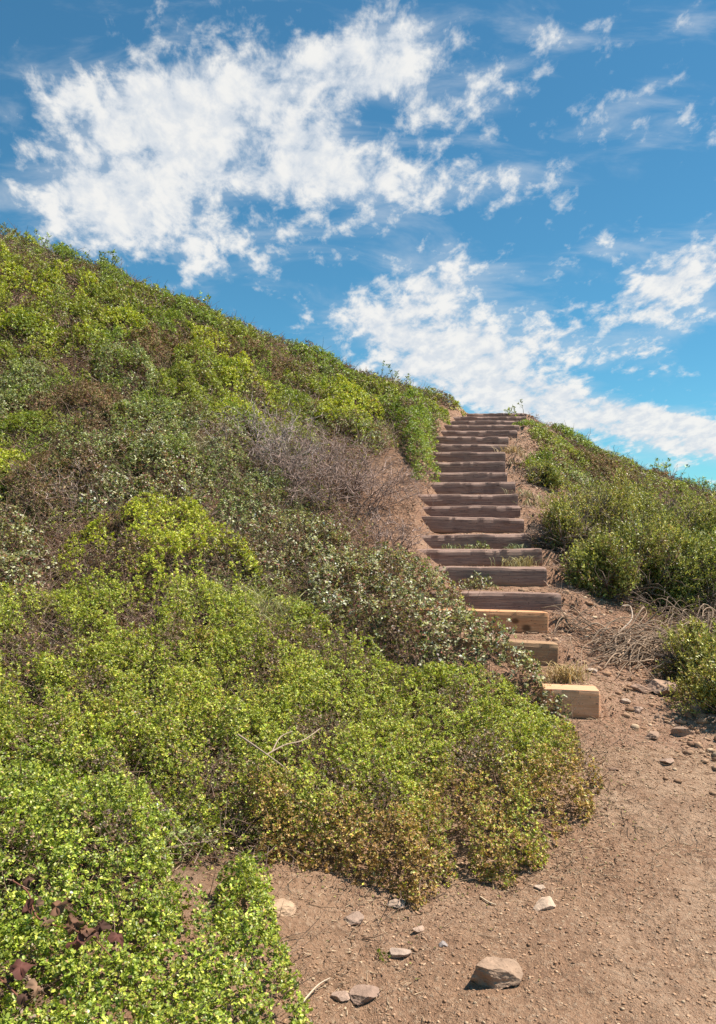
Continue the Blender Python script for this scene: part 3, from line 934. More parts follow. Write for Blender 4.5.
for (where, grp, sl, py0, pxs, sps, size, H) in rows:
    vis = 0
    for q, (px, sp_) in enumerate(zip(pxs, sps)):
        py = py0 + sl * px
        h = hit(px, py + 6)
        k = h[1] / F * size
        rr = random.Random(sd)
        if px > -30: nm = ORD[vis] + ' ' + where; vis += 1
        else: nm = 'outermost ' + where if q == 0 else 'next to outermost ' + where
        mound('low_shrub', h[0], h[1], k * rr.uniform(.85, 1.2), k * rr.uniform(1.1, 1.5), H * (1.0 if 'along' in where else 1.3) * rr.uniform(.8, 1.4), sp_,
              cname[sp_] + ' shrub mound, ' + nm, rot=rr.uniform(-.5, .5), group=grp, seed=sd, lai=3.6, twig=90, gap=.40, thin=.37, altp=.60, alt='brown' if sd % 2 else 'deep')
        sd += 13
mat_shrub('dark_green_shrub', [(385, 418), (405, 400), (432, 415), (436, 440), (436, 470), (438, 490), (415, 485), (400, 455)], 'deep',
          'dense green shrub on the bank left of the upper steps', H=.34, edgew=.22, lai=3.6, twig=80, seed=800, gap=.34)
mound('low_shrub', *hit(338, 436)[:2], .50, .45, .32, 'sage', 'light grey green shrub rising behind the bare twiggy shrub', seed=820, lai=2.8, twig=200, gap=.42)
mound('low_shrub', *hit(445, 402)[:2], .35, .4, .18, 'heath', 'small olive shrub on the bank by the top of the stairs', seed=830, lai=3, twig=60)

# ------------------------------------------------------------------ bare twiggy shrub
def bare_shrub(cx, cy, rx, ry, H, nstem, label, sub=5, col=(.30, .215, .185), seed=1):
    r = root('bare_shrub', cx, cy, label, 'shrub')
    a = Acc(); th = RNG.uniform(0, 6.28, nstem); rr = np.sqrt(RNG.random(nstem)) * .8
    x = cx + np.cos(th) * rr * rx; y = cy + np.sin(th) * rr * ry
    P = np.stack([x, y, T(x, y) - .01], -1)
    D = norm(np.stack([np.cos(th) * rr * 1.1, np.sin(th) * rr * .9 - .15, np.full(nstem, .9)], -1) + RNG.normal(0, .3, (nstem, 3)))
    pts = twigs(a, P, D, H * RNG.uniform(.7, 1.3, nstem), .0058, np.array(col) * RNG.uniform(.4, .9, (nstem, 1)), seg=4, bend=.28, sides=4)
    for lev, (m, ln, rad) in enumerate(((sub, .45, .0036), (4, .26, .0026))):
        nP, nD, nC = [], [], []
        for s in range(1, len(pts)):
            for q in range(m if lev == 0 else 2):
                k = RNG.random(len(pts[s])) < (.8 if lev == 0 else .55)
                p = pts[s][k]; d = norm(pts[s] - pts[s - 1])[k]
                nP.append(p); nD.append(norm(d + RNG.normal(0, .75, d.shape)))
        P = np.concatenate(nP); D = np.concatenate(nD)
        b = np.array(col) * RNG.uniform(.6, 1.75, (len(P), 1))
        pts = twigs(a, P, D, H * ln * RNG.uniform(.5, 1.3, len(P)), rad, b, seg=3, bend=.3)
    a.build('branches', M_TWIG, r, r.location)
    return r


h0 = hit(328, 498)
bare_shrub(h0[0], h0[1], .54, .50, .46, 60, 'bare twiggy grey brown shrub in the middle of the bank left of the stairs', sub=3)
h0 = hit(255, 462)
bare_shrub(h0[0], h0[1], .45, .40, .42, 44, 'smaller bare grey shrub up and left of the big twiggy one', sub=2, col=(.36, .29, .26))
h0 = hit(120, 440)
h0 = hit(385, 545)
bare_shrub(h0[0], h0[1], .28, .22, .22, 16, 'low clump of dead stems between the leafy shrub and the sixth step', sub=2)
h0 = hit(60, 505)
bare_shrub(h0[0], h0[1], .22, .22, .22, 14, 'small dead grey shrub at left, between pale leafy and lime green shrubs', sub=2, col=(.34, .26, .22))


# ------------------------------------------------------------------ upright bushes of the right slope
def bush(name, lobes, sp, label, cat='bush', n=2600, stems=60, group=None, seed=0, k=8, scale=1.0, gap=.40):
    S = SP[sp]
    cx, cy = lobes[0][0], lobes[0][1]
    r = root(name, cx, cy, label, cat, group)
    a = Acc(); b = Acc()
    for (x, y, rx, ry, rz, wgt) in lobes:
        m = int(n * wgt)
        u = norm(RNG.normal(size=(m, 3))); u[:, 2] = np.abs(u[:, 2]) * 1.0 - .18 * RNG.random(m)
        K = 22
        cu = norm(RNG.normal(size=(K, 3))); cu[:, 2] = np.abs(cu[:, 2]) * .95
        cr = RNG.uniform(.72, 1.12, K); wi = RNG.integers(0, K, m)
        q_ = cu[wi] * (cr[wi] * .8)[:, None] + norm(RNG.normal(size=(m, 3))) * (.36 * RNG.random(m) ** .45)[:, None]
        core = RNG.random(m) < .25
        q_[core] = u[core] * (.75 * RNG.random(core.sum()) ** .4)[:, None]
        u = norm(q_); sq = np.linalg.norm(q_, axis=1)
        nz1 = fbm(u[:, 0] * 2.3 + x * 5, u[:, 1] * 2.3 + y * 5, u[:, 2] * 2.3, 3, seed)
        nz2 = fbm(u[:, 0] * 7 + x, u[:, 1] * 7, u[:, 2] * 7, 2, seed + 4)
        s = sq * (.85 + .4 * nz1)
        z0 = float(T(x, y)) + rz * .08
        P = np.stack([x + u[:, 0] * rx * s, y + u[:, 1] * ry * s, z0 + u[:, 2] * rz * s], -1)
        kp = (nz2 > gap - .15 * RNG.random(m)) & (P[:, 2] > T(P[:, 0], P[:, 1]) + .02)
        P, uu = P[kp], u[kp]
        A = norm(uu * np.array([1, 1, .8]) + np.array([0, 0, .75]) + RNG.normal(0, .35, uu.shape))
        which = RNG.choice(3, K, p=(.66, .20, .14))[wi][kp]
        which = np.where(RNG.random(len(P)) < .2, 0, which)
        for wv, cs in ((0, S), (1, SP['olive' if sp != 'olive' else 'bush']), (2, SP['brown'])):
            mm = which == wv
            sprigs(a, P[mm], A[mm], leafsize(S['L'] * scale, P[mm, 1]) * (1.0 if wv < 2 else .8), k if wv < 2 else 5, cs['col'], tilt=(15, 70), aspect=S['asp'], stem=2.6)
        q = max(6, int(stems * wgt))
        uu = norm(RNG.normal(size=(q, 3))); uu[:, 2] = np.abs(uu[:, 2]) + .1; uu = norm(uu)
        P0 = np.stack([x + uu[:, 0] * rx * .25, y + uu[:, 1] * ry * .25, T(x + uu[:, 0] * rx * .25, y + uu[:, 1] * ry * .25)], -1)
        pts = twigs(b, P0, uu * np.array([rx, ry, rz]), np.linalg.norm(uu * np.array([rx, ry, rz]), axis=1) * .85, .009,
                    np.array((.13, .09, .07)) * RNG.uniform(.7, 1.7, (q, 1)), seg=4, bend=.18, sides=5)
        for s_ in (1, 2, 3):
            for w_ in range(3):
                twigs(b, pts[s_], norm(pts[s_] - pts[s_ - 1]) + RNG.normal(0, .7, pts[s_].shape), rz * .4, .0045, np.array((.2, .15, .12)) * RNG.uniform(.6, 1.6, (q, 1)))
    a.build('foliage', S['mat'], r, r.location); b.build('stems', M_TWIG, r, r.location)
    return r


def X(px, d): return (px - 358) / F * d


bush('round_bush', [(X(640, 6.55), 6.6, .52, .45, .56, 1.0), (X(602, 6.35), 6.35, .32, .36, .46, .6), (X(690, 6.5), 6.6, .42, .42, .60, .8)], 'bush',
     'dense green bush at the front of the right slope, over the dead branches', n=6800, seed=5)
bush('round_bush', [(X(592, 7.6), 7.6, .48, .45, .64, 1.0), (X(566, 7.1), 7.1, .27, .3, .52, .5)], 'olive',
     'yellowish half bare bush right beside the middle steps', n=4200, stems=110, seed=15, gap=.44)
bush('round_bush', [(X(665, 8.0), 8.0, .68, .55, .76, 1.0), (X(730, 7.8), 7.9, .6, .5, .70, .9), (X(618, 8.3), 8.4, .42, .45, .62, .6)], 'bush',
     'tallest grey green bush at the right edge, behind the front bush', n=8500, seed=25)
bush('round_bush', [(X(533, 9.2) + .12, 9.3, .28, .28, .26, 1)], 'bush', 'small rounded green shrub beside the eleventh step, right of the flight', n=1500, seed=35, stems=20)
bush('round_bush', [(X(520, 10.2) + .28, 10.3, .26, .26, .24, 1)], 'deep', 'small dark shrub on the soil right of the fourteenth step', n=1000, seed=45, stems=20)
rows_r = [((545, 436), .45, .5, .14, 'deep', 'low dark green shrub on the right skyline next to the top step'),
          ((580, 446), .5, .5, .18, 'deep', 'low green shrub on the right skyline, second from the top step'),
          ((625, 463), .55, .5, .18, 'heath', 'olive shrub on the right skyline, third from the top step'),
          ((668, 477), .5, .5, .20, 'dull', 'brownish shrub on the right skyline, fourth from the top step'),
          ((712, 492), .55, .5, .22, 'deep', 'dark green shrub where the right skyline meets the edge'),
          ((565, 462), .5, .5, .16, 'heath', 'olive shrub on the right slope below the skyline shrubs'),
          ((610, 475), .55, .6, .2, 'dull', 'dull purplish shrub on the right slope above the yellowish bush'),
          ((655, 488), .6, .6, .22, 'heath', 'olive green shrub on the right slope behind the tallest bush'),
          ((550, 482), .4, .45, .18, 'heath', 'small olive shrub on loose soil between stairs and right bushes'),
          ((590, 492), .5, .5, .2, 'sage', 'grey green shrub behind the yellowish bush on the right')]
for q, (pp, rx, ry, H, sp_, lb) in enumerate(rows_r):
    h = hit(*pp)
    mound('low_shrub', h[0], h[1], rx, ry, H, sp_, lb, group='low shrubs on the right slope', seed=900 + q * 11, lai=3, twig=80, gap=.38)

# shrub at the right edge by the path
bush('round_bush', [(X(712, 4.85), 4.85, .36, .34, .34, 1.0), (X(748, 4.35), 4.4, .36, .3, .32, .8)], 'olive', 'leafy yellow green shrub at the right edge above the stony bank',
     n=3300, seed=55, scale=.9, stems=40)


# ------------------------------------------------------------------ dead branches
def curve_tube(name, pts, r0, r1, mat, col, parent=None, loc=(0, 0, 0), sides=6, sub=6):
    pts = np.array(pts, float); n = len(pts)
    tt = np.linspace(0, n - 1, (n - 1) * sub + 1); i = np.clip(tt.astype(int), 0, n - 2); f = (tt - i)[:, None]
    p0 = pts[np.clip(i - 1, 0, n - 1)]; p1 = pts[i]; p2 = pts[i + 1]; p3 = pts[np.clip(i + 2, 0, n - 1)]
    C = .5 * ((2 * p1) + (-p0 + p2) * f + (2 * p0 - 5 * p1 + 4 * p2 - p3) * f ** 2 + (-p0 + 3 * p1 - 3 * p2 + p3) * f ** 3)
    d = norm(np.gradient(C, axis=0)); up = np.tile([.1, .2, 1.], (len(C), 1))
    Tn = norm(np.cross(d, up)); B = np.cross(d, Tn)
    rr = np.linspace(r0, r1, len(C)) * (1 + .18 * (fbm(tt * 1.7, tt * 0, seed=3) - .5))
    V = np.stack([C + (math.cos(a) * Tn + math.sin(a) * B) * rr[:, None] for a in np.arange(sides) * 2 * math.pi / sides], 1).reshape(-1, 3)
    fs = []
    for s in range(len(C) - 1):
        for q in range(sides):
            a, b = s * sides + q, s * sides + (q + 1) % sides
            fs.append((a, b, b + sides, a + sides))
    fs += [tuple(range(sides))[::-1], tuple(range((len(C) - 1) * sides, len(C) * sides))]
    return V[None], fs, np.array(col)[None]


def branch_heap(name, cx, cy, rx, ry, H, n, label, seed):
    r_ = np.random.default_rng(seed)
    rt = root(name, cx, cy, label, 'dead branches')
    a = Acc()
    for q in range(n):
        th = r_.uniform(-.5, .9) + (math.pi if r_.random() < .35 else 0)
        ln = r_.uniform(.25, .75)
        x, y = cx + r_.normal(0, rx * .5), cy + r_.normal(0, ry * .5)
        pts = []
        for s in range(5):
            f = s / 4
            px_, py_ = x + math.cos(th) * ln * (f - .5), y + math.sin(th) * ln * (f - .5)
            pts.append([px_, py_, float(T(px_, py_)) + .008 + math.sin(f * 3.1) * H * r_.uniform(.2, 1) + r_.normal(0, .01)])
            th += r_.normal(0, .35)
        b = r_.uniform(.45, 1.5)
        a.add(*curve_tube('', pts, r_.uniform(.0025, .0065), .0015, None, np.array((.33, .235, .165)) * b))
    return a.build('branches', M_TWIG, rt, rt.location, smooth_=True)


h = hit(655, 655)
branch_heap('dead_branches', h[0], h[1], .36, .28,   .13, 150, 'tangle of dry grey branches on the ground below the front right bush', 3)
h = hit(705, 640)
branch_heap('dead_branches', h[0], h[1], .3, .3, .25, 60, 'brown dead stems at the right edge between the bushes', 4)
h = hit(575, 632)
branch_heap('dead_branches', h[0], h[1], .16, .08, .02, 9, 'few thin roots lying on the dirt beside the fourth step', 5)


def lone_branch(name, pix, lift, r0, r1, col, label, extra=()):
    P = []
    for (a, b), lf in zip(pix, lift):
        h = hit(a, b, lf); P.append([h[0], h[1], h[2] + lf])
    c = P[0]
    acc = Acc()
    acc.add(*curve_tube('', P, r0, r1, None, col))
    for pts, lf in extra:
        Q = []
        for (a, b), l_ in zip(pts, lf):
            h = hit(a, b, l_); Q.append([h[0], h[1], h[2] + l_])
        acc.add(*curve_tube('', Q, r0 * .7, r1, None, col))
    o = acc.build(name, M_TWIG, None, c, smooth_=True)
    tag(o, label, 'branch')


lone_branch('fallen_branch', [(238, 736), (252, 745), (268, 756), (284, 768)], [.31, .325, .32, .30], .0042, .002, (.40, .30, .22),
            'bare forked twig lying on top of the large spreading shrub',
            extra=[([(266, 755), (285, 746), (303, 741), (320, 731)], [.32, .34, .35, .34]), ([(272, 752), (280, 740), (292, 734)], [.32, .35, .35])])
lone_branch('fallen_branch', [(296, 1018), (304, 1006), (318, 990), (330, 978)], [.01, .02, .02, .01], .003, .0015, (.55, .44, .33), 'thin pale stick on the dirt at the bottom, beside the corner shrub')
lone_branch('arching_root', [(612, 638), (624, 628), (632, 618), (630, 607), (622, 606)], [.01, .04, .09, .14, .15], .006, .004, (.48, .38, .30), 'pale curled stem arching over the dead branches under the bush')
lone_branch('fallen_branch', [(480, 899), (488, 903), (496, 905)], [.004, .006, .004], .003, .002, (.62, .48, .33), 'short straw coloured stick on the dirt above the largest rock')

# ------------------------------------------------------------------ grass tufts and small weeds
def grass_tuft(x, y, n, hgt, spread, col, label, seed, group='dry grass tufts on the stairs', z=None, lean=.35):
    r_ = np.random.default_rng(seed)
    bx = x + r_.normal(0, spread, n); by = y + r_.normal(0, spread * .6, n)
    bz = T(bx, by) if z is None else np.full(n, z)
    D = norm(np.stack([r_.normal(0, lean, n), r_.normal(0, lean, n), np.ones(n)], -1))
    L = hgt * r_.uniform(.5, 1.2, n); w = max(.0022, .0004 * y)
    side = norm(np.cross(D, r_.normal(size=(n, 3))))
    P = np.stack([bx, by, bz], -1)
    outw = norm(np.stack([D[:, 0], D[:, 1], np.full(n, -.25)], -1))
    p1 = P + D * (L * .5)[:, None]; p2 = p1 + norm(D + outw * .5) * (L * .3)[:, None]; p3 = p2 + norm(D + outw * 1.3) * (L * .3)[:, None]
    V = np.stack([P - side * w, P + side * w, p1 + side * w, p1 - side * w, p2 + side * w * .8, p2 - side * w * .8, p3], 1)
    a = Acc(); a.add(V, [(0, 1, 2, 3), (3, 2, 4, 5), (5, 4, 6)], np.array(col) * r_.uniform(.6, 1.5, (n, 1)))
    o = a.build('grass_tuft', M_DRY, None, (x, y, float(T(x, y))))
    tag(o, label, 'grass tuft', group)


def behind(i, px, off=-.07):
    d = BP[i, 2] + off
    return X(px, d), d


x, y = behind(5, 519, -.06); grass_tuft(x, y, 150, .11, .09, (.42, .36, .19), 'dry straw tuft growing at the foot of the sixth step, right side', 1)
x, y = behind(6, 515, -.06); grass_tuft(x, y, 60, .07, .05, (.30, .33, .16), 'greenish tuft at the foot of the seventh step, right side', 2)
x, y = behind(14, 508, -.1); grass_tuft(x + .08, y, 160, .15, .08, (.46, .33, .20), 'straw coloured tuft at the right end of the fifteenth step', 3)
x, y = behind(1, 563, -.35); grass_tuft(x, y, 220, .12, .06, (.45, .33, .17), 'dry brown tuft on the dirt behind the lowest step', 4)
x, y = behind(6, 455, -.06); grass_tuft(x, y, 50, .06, .06, (.28, .30, .15), 'small green tuft at the foot of the seventh step, left side', 5)
h = hit(258, 628); grass_tuft(h[0], h[1], 300, .30, .16, (.40, .38, .17), 'wispy long grass rising from the yellow green shrub on the left', 6, group=None, lean=.55)
h = hit(195, 455); grass_tuft(h[0], h[1], 300, .30, .18, (.42, .36, .22), 'patch of dry blond grass halfway up the left slope', 7, group=None, lean=.45)
h = hit(530, 500); grass_tuft(h[0], h[1], 90, .12, .10, (.38, .33, .18), 'thin dry tuft on loose soil right of the ninth step', 8, group=None)


def weed(x, y, R, H, n, sp, label, name='small_plant', z=None, L=None, k=6):
    r = root(name, x, y, label, 'plant')
    S = SP[sp]; a = Acc()
    th = RNG.uniform(0, 6.28, n); q = np.sqrt(RNG.random(n))
    px_ = x + np.cos(th) * q * R; py_ = y + np.sin(th) * q * R * .6
    P = np.stack([px_, py_, T(px_, py_) + H * RNG.uniform(.2, 1, n) * (1.1 - q * q)], -1)
    A = norm(np.array([0, -.2, 1]) + RNG.normal(0, .5, (n, 3)))
    sprigs(a, P, A, np.full(n, L or leafsize(S['L'], y)), k, S['col'], aspect=S['asp'], tilt=(40, 90))
    a.build('leaves', S['mat'], r, r.location)
    b = Acc(); base = np.stack([np.full(n, x), np.full(n, y), np.full(n, float(T(x, y)))], -1) + RNG.normal(0, .01, (n, 3))
    twigs(b, base, P - base, np.linalg.norm(P - base, axis=1), .002, np.array((.2, .16, .09)), bend=.08)
    b.build('stems', M_TWIG, r, r.location)


x, y = behind(4, 478, -.09); weed(x, y, .17, .13, 90, 'grey', 'small green leafy plant growing in front of the fifth step')
x, y = behind(6, 478, -.07); weed(x, y, .14, .09, 60, 'sage', 'low weed at the foot of the seventh step, in the middle')
h = hit(383, 958); weed(h[0], h[1], .035, .03, 8, 'near', 'tiny green seedling alone on the dirt near the bottom', L=.013, k=4)
h = hit(560, 712); weed(h[0] - .12, h[1] - .1, .10, .14, 60, 'grey', 'small pale leaved sprig below the left end of the lowest step', L=.02)


def bramble(pix, label, n, seed):
    """big red-brown lobed leaves on a runner over the corner shrub"""
    r_ = np.random.default_rng(seed)
    P = []
    for (a, b) in pix:
        h = hit(a, b, .26); P.append([h[0], h[1], h[2] + .27])
    P = np.array(P)
    r = root('bramble_runner', P[0, 0], P[0, 1], label, 'plant')
    a = Acc(); a.add(*curve_tube('', P, .0022, .0012, None, (.22, .09, .06)))
    a.build('stem', M_TWIG, r, r.location)
    for q in range(n):
        t = r_.uniform(0, len(P) - 1.01); i = int(t); c = P[i] * (1 - t + i) + P[i + 1] * (t - i) + r_.normal(0, .038, 3) * np.array([1, 1, .3]) + np.array([0, 0, .015])
        L = r_.uniform(.020, .034)
        nrm_ = norm(np.array([.1, -.45, 1]) + r_.normal(0, .35, 3)); d = norm(np.cross(nrm_, r_.normal(size=3))); w = np.cross(nrm_, d)
        m = 26; ang = np.linspace(-math.pi, math.pi, m, endpoint=False)
        rad = L * (.55 + .34 * np.abs(np.cos(ang * 1.5)) ** .8) * (1 - .25 * np.abs(ang / math.pi)) * (1 + .06 * np.sin(ang * 19))
        ring = c + np.cos(ang)[:, None] * d * rad[:, None] + np.sin(ang)[:, None] * w * rad[:, None] * r_.uniform(.55, .9) + nrm_ * (np.cos(ang * 3 + r_.uniform(0, 3)) * .007 + np.sin(ang * 9) * .002 - .007)[:, None]
        mid = ring * .5 + c * .5 + nrm_ * (.004 * np.cos(ang * 6))[:, None]
        V = np.concatenate([ring, mid, [c]])
        fs = [(j, (j + 1) % m, m + (j + 1) % m, m + j) for j in range(m)] + [(m + j, m + (j + 1) % m, 2 * m) for j in range(m)]
        col = np.array([(.13, .05, .038), (.17, .085, .05), (.10, .05, .035), (.22, .13, .08)][r_.integers(4)]) * r_.uniform(.75, 1.3)
        cc = np.concatenate([np.tile(col * .85, (m, 1)), np.tile(col * 1.1, (m, 1)), [col * 1.3]])
        a = Acc(); a.add(V[None], fs, cc[None]); a.build('leaf', M_DRY, r, r.location, smooth_=True)


bramble([(12, 885), (28, 902), (38, 925), (70, 935), (92, 945), (112, 965)], 'runner of reddish brown lobed leaves across the bottom left shrub', 15, 1)
bramble([(0, 985), (14, 1000), (30, 1018)], 'dark brown withered leaves in the bottom left corner', 5, 2)

# ------------------------------------------------------------------ rocks
def rock_mesh(seed, sx, sy, sz, sub=4, cuts=16, cut=.50, rough=.10):
    import bmesh
    r_ = np.random.default_rng(seed)
    bm = bmesh.new(); bmesh.ops.create_icosphere(bm, subdivisions=sub, radius=1)
    V = np.array([v.co[:] for v in bm.verts])
    for q in range(cuts):
        n_ = norm(r_.normal(size=3)); c = cut + r_.uniform(-.06, .22)
        k = np.maximum(0, V @ n_ - c); V = V - k[:, None] * n_
    V += norm(V) * ((fbm(V[:, 0] * 2.5 + seed, V[:, 1] * 2.5, V[:, 2] * 2.5, 6, seed, .6) - .5) * rough * 3)[:, None]
    V *= np.array([sx, sy, sz]) / np.abs(V).max(0)
    for v, c in zip(bm.verts, V): v.co = c
    me = bpy.data.meshes.new('rock'); bm.to_mesh(me); bm.free()
    return me


ROCKMAT = {}


def rock(px, py, wpx, asp, hr, col, label, seed, name='rock', rz=0, sink=.25, sub=4):
    h = hit(px, py)
    w = wpx / F * h[1] / 2
    me = rock_mesh(seed, w, w * asp, w * hr, sub=sub)
    at_ = me.color_attributes.new('tint', 'FLOAT_COLOR', 'POINT')
    co = np.array([v.co[:] for v in me.vertices])
    k = fbm(co[:, 0] / w * 2 + seed, co[:, 1] / w * 2, co[:, 2] / w * 2, 3, seed)[:, None]
    C = (np.array(col) * .8 + np.array((.36, .22, .13)) * .2) * (.62 + .6 * k)
    at_.data.foreach_set('color', np.c_[C, np.ones(len(C))].astype(np.float32).ravel())
    me.materials.append(M_ROCK)
    o = bpy.data.objects.new(name, me); COL.objects.link(o)
    o.location = (h[0], h[1], h[2] + w * hr * (1 - 2 * sink)); o.rotation_euler = (0, 0, rz)
    tag(o, label, 'rock' if name == 'rock' else 'stone')


ROCKS = [(492, 982, 60, .70, .46, (.37, .255, .185), 'largest angular grey brown rock, lying alone on the dirt path at bottom', 1, .4, .32),
         (355, 925, 30, .7, .45, (.36, .26, .21), 'grey rock on the dirt under the front rim of the spreading shrub', 2, 0, .40),
         (281, 911, 34, .8, .35, (.50, .35, .24), 'pale flat triangular rock between the two spreading shrubs', 3, .5, .42),
         (362, 997, 46, .6, .28, (.36, .25, .20), 'flat brown rock half buried at the bottom, left of the largest rock', 4, .1, .44),
         (398, 958, 26, .7, .35, (.44, .34, .28), 'small greyish rock left of the largest rock', 5, .3, .44),
         (545, 908, 30, .7, .42, (.56, .42, .32), 'pale pointed rock on the path right of the shrub rim', 6, .9, .40),
         (442, 948, 12, .8, .5, (.34, .31, .31), 'small bluish grey stone just above the largest rock', 7, 0, .40),
         (418, 933, 16, .7, .4, (.46, .33, .26), 'small tan stone between the rim of the shrub and the blue grey stone', 8, 1, .44),
         (540, 890, 12, .7, .5, (.60, .46, .36), 'whitish stone at the rim of the shrub above the pale pointed rock', 9, 0, .40),
         (340, 1002, 20, .8, .4, (.42, .30, .24), 'small stone left of the flat half buried rock at the bottom', 10, 0, .44),
         (396, 906, 22, .8, .4, (.50, .37, .29), 'stone lying in the shade of the spreading shrub', 11, .2, .40),
         (592, 673, 16, .8, .5, (.55, .44, .36), 'pale stone on the dirt right above the lowest step', 12, .6, .40),
         (640, 690, 28, .6, .45, (.38, .25, .19), 'brown slab of rock at the foot of the stony bank', 13, -.4, .40),
         (668, 694, 40, .7, .5, (.40, .27, .20), 'larger reddish rock on the bank below the dead branches', 14, -.3, .40),
         (638, 712, 16, .8, .5, (.48, .34, .27), 'small stone below the brown slab on the right bank', 15, .3, .40),
         (625, 702, 12, .8, .5, (.52, .40, .32), 'light pebble left of the brown slab on the right', 16, .3, .40),
         (683, 735, 26, .7, .45, (.36, .25, .19), 'brown rock in the shade of the right edge shrub', 17, .1, .40),
         (700, 712, 22, .8, .6, (.42, .30, .23), 'rock just below the leaves of the right edge shrub', 18, .5, .40),
         (652, 738, 20, .7, .4, (.36, .24, .18), 'flat stone at the edge of the shade on the right', 19, .7, .44),
         (612, 770, 14, .7, .35, (.30, .19, .14), 'dark flat stone on the path below the lowest step', 20, -.3, .44),
         (606, 648, 14, .7, .5, (.48, .36, .29), 'stone on the dirt between the second step and the branches', 21, .2, .40),
         (325, 362, 9, .8, .8, (.66, .52, .36), 'small pale rock showing high on the left slope', 22, .2, .1),
         (668, 762, 18, .7, .4, (.40, .28, .22), 'small rock at the lower edge of the shaded stony bank', 23, .2, .40)]
for (px, py, w, asp, hr, col, lb, s_, rz, sink) in ROCKS:
    rock(px, py, w, asp, hr, col, lb, s_, rz=rz, sink=sink, sub=5 if w > 40 else 4)


def ico():
    p = (1 + 5 ** .5) / 2
    v = np.array([(-1, p, 0), (1, p, 0), (-1, -p, 0), (1, -p, 0), (0, -1, p), (0, 1, p), (0, -1, -p), (0, 1, -p), (p, 0, -1), (p, 0, 1), (-p, 0, -1), (-p, 0, 1)])
    f = [(0, 11, 5), (0, 5, 1), (0, 1, 7), (0, 7, 10), (0, 10, 11), (1, 5, 9), (5, 11, 4), (11, 10, 2), (10, 7, 6), (7, 1, 8),
         (3, 9, 4), (3, 4, 2), (3, 2, 6), (3, 6, 8), (3, 8, 9), (4, 9, 5), (2, 4, 11), (6, 2, 10), (8, 6, 7), (9, 8, 1)]
    return norm(v), f


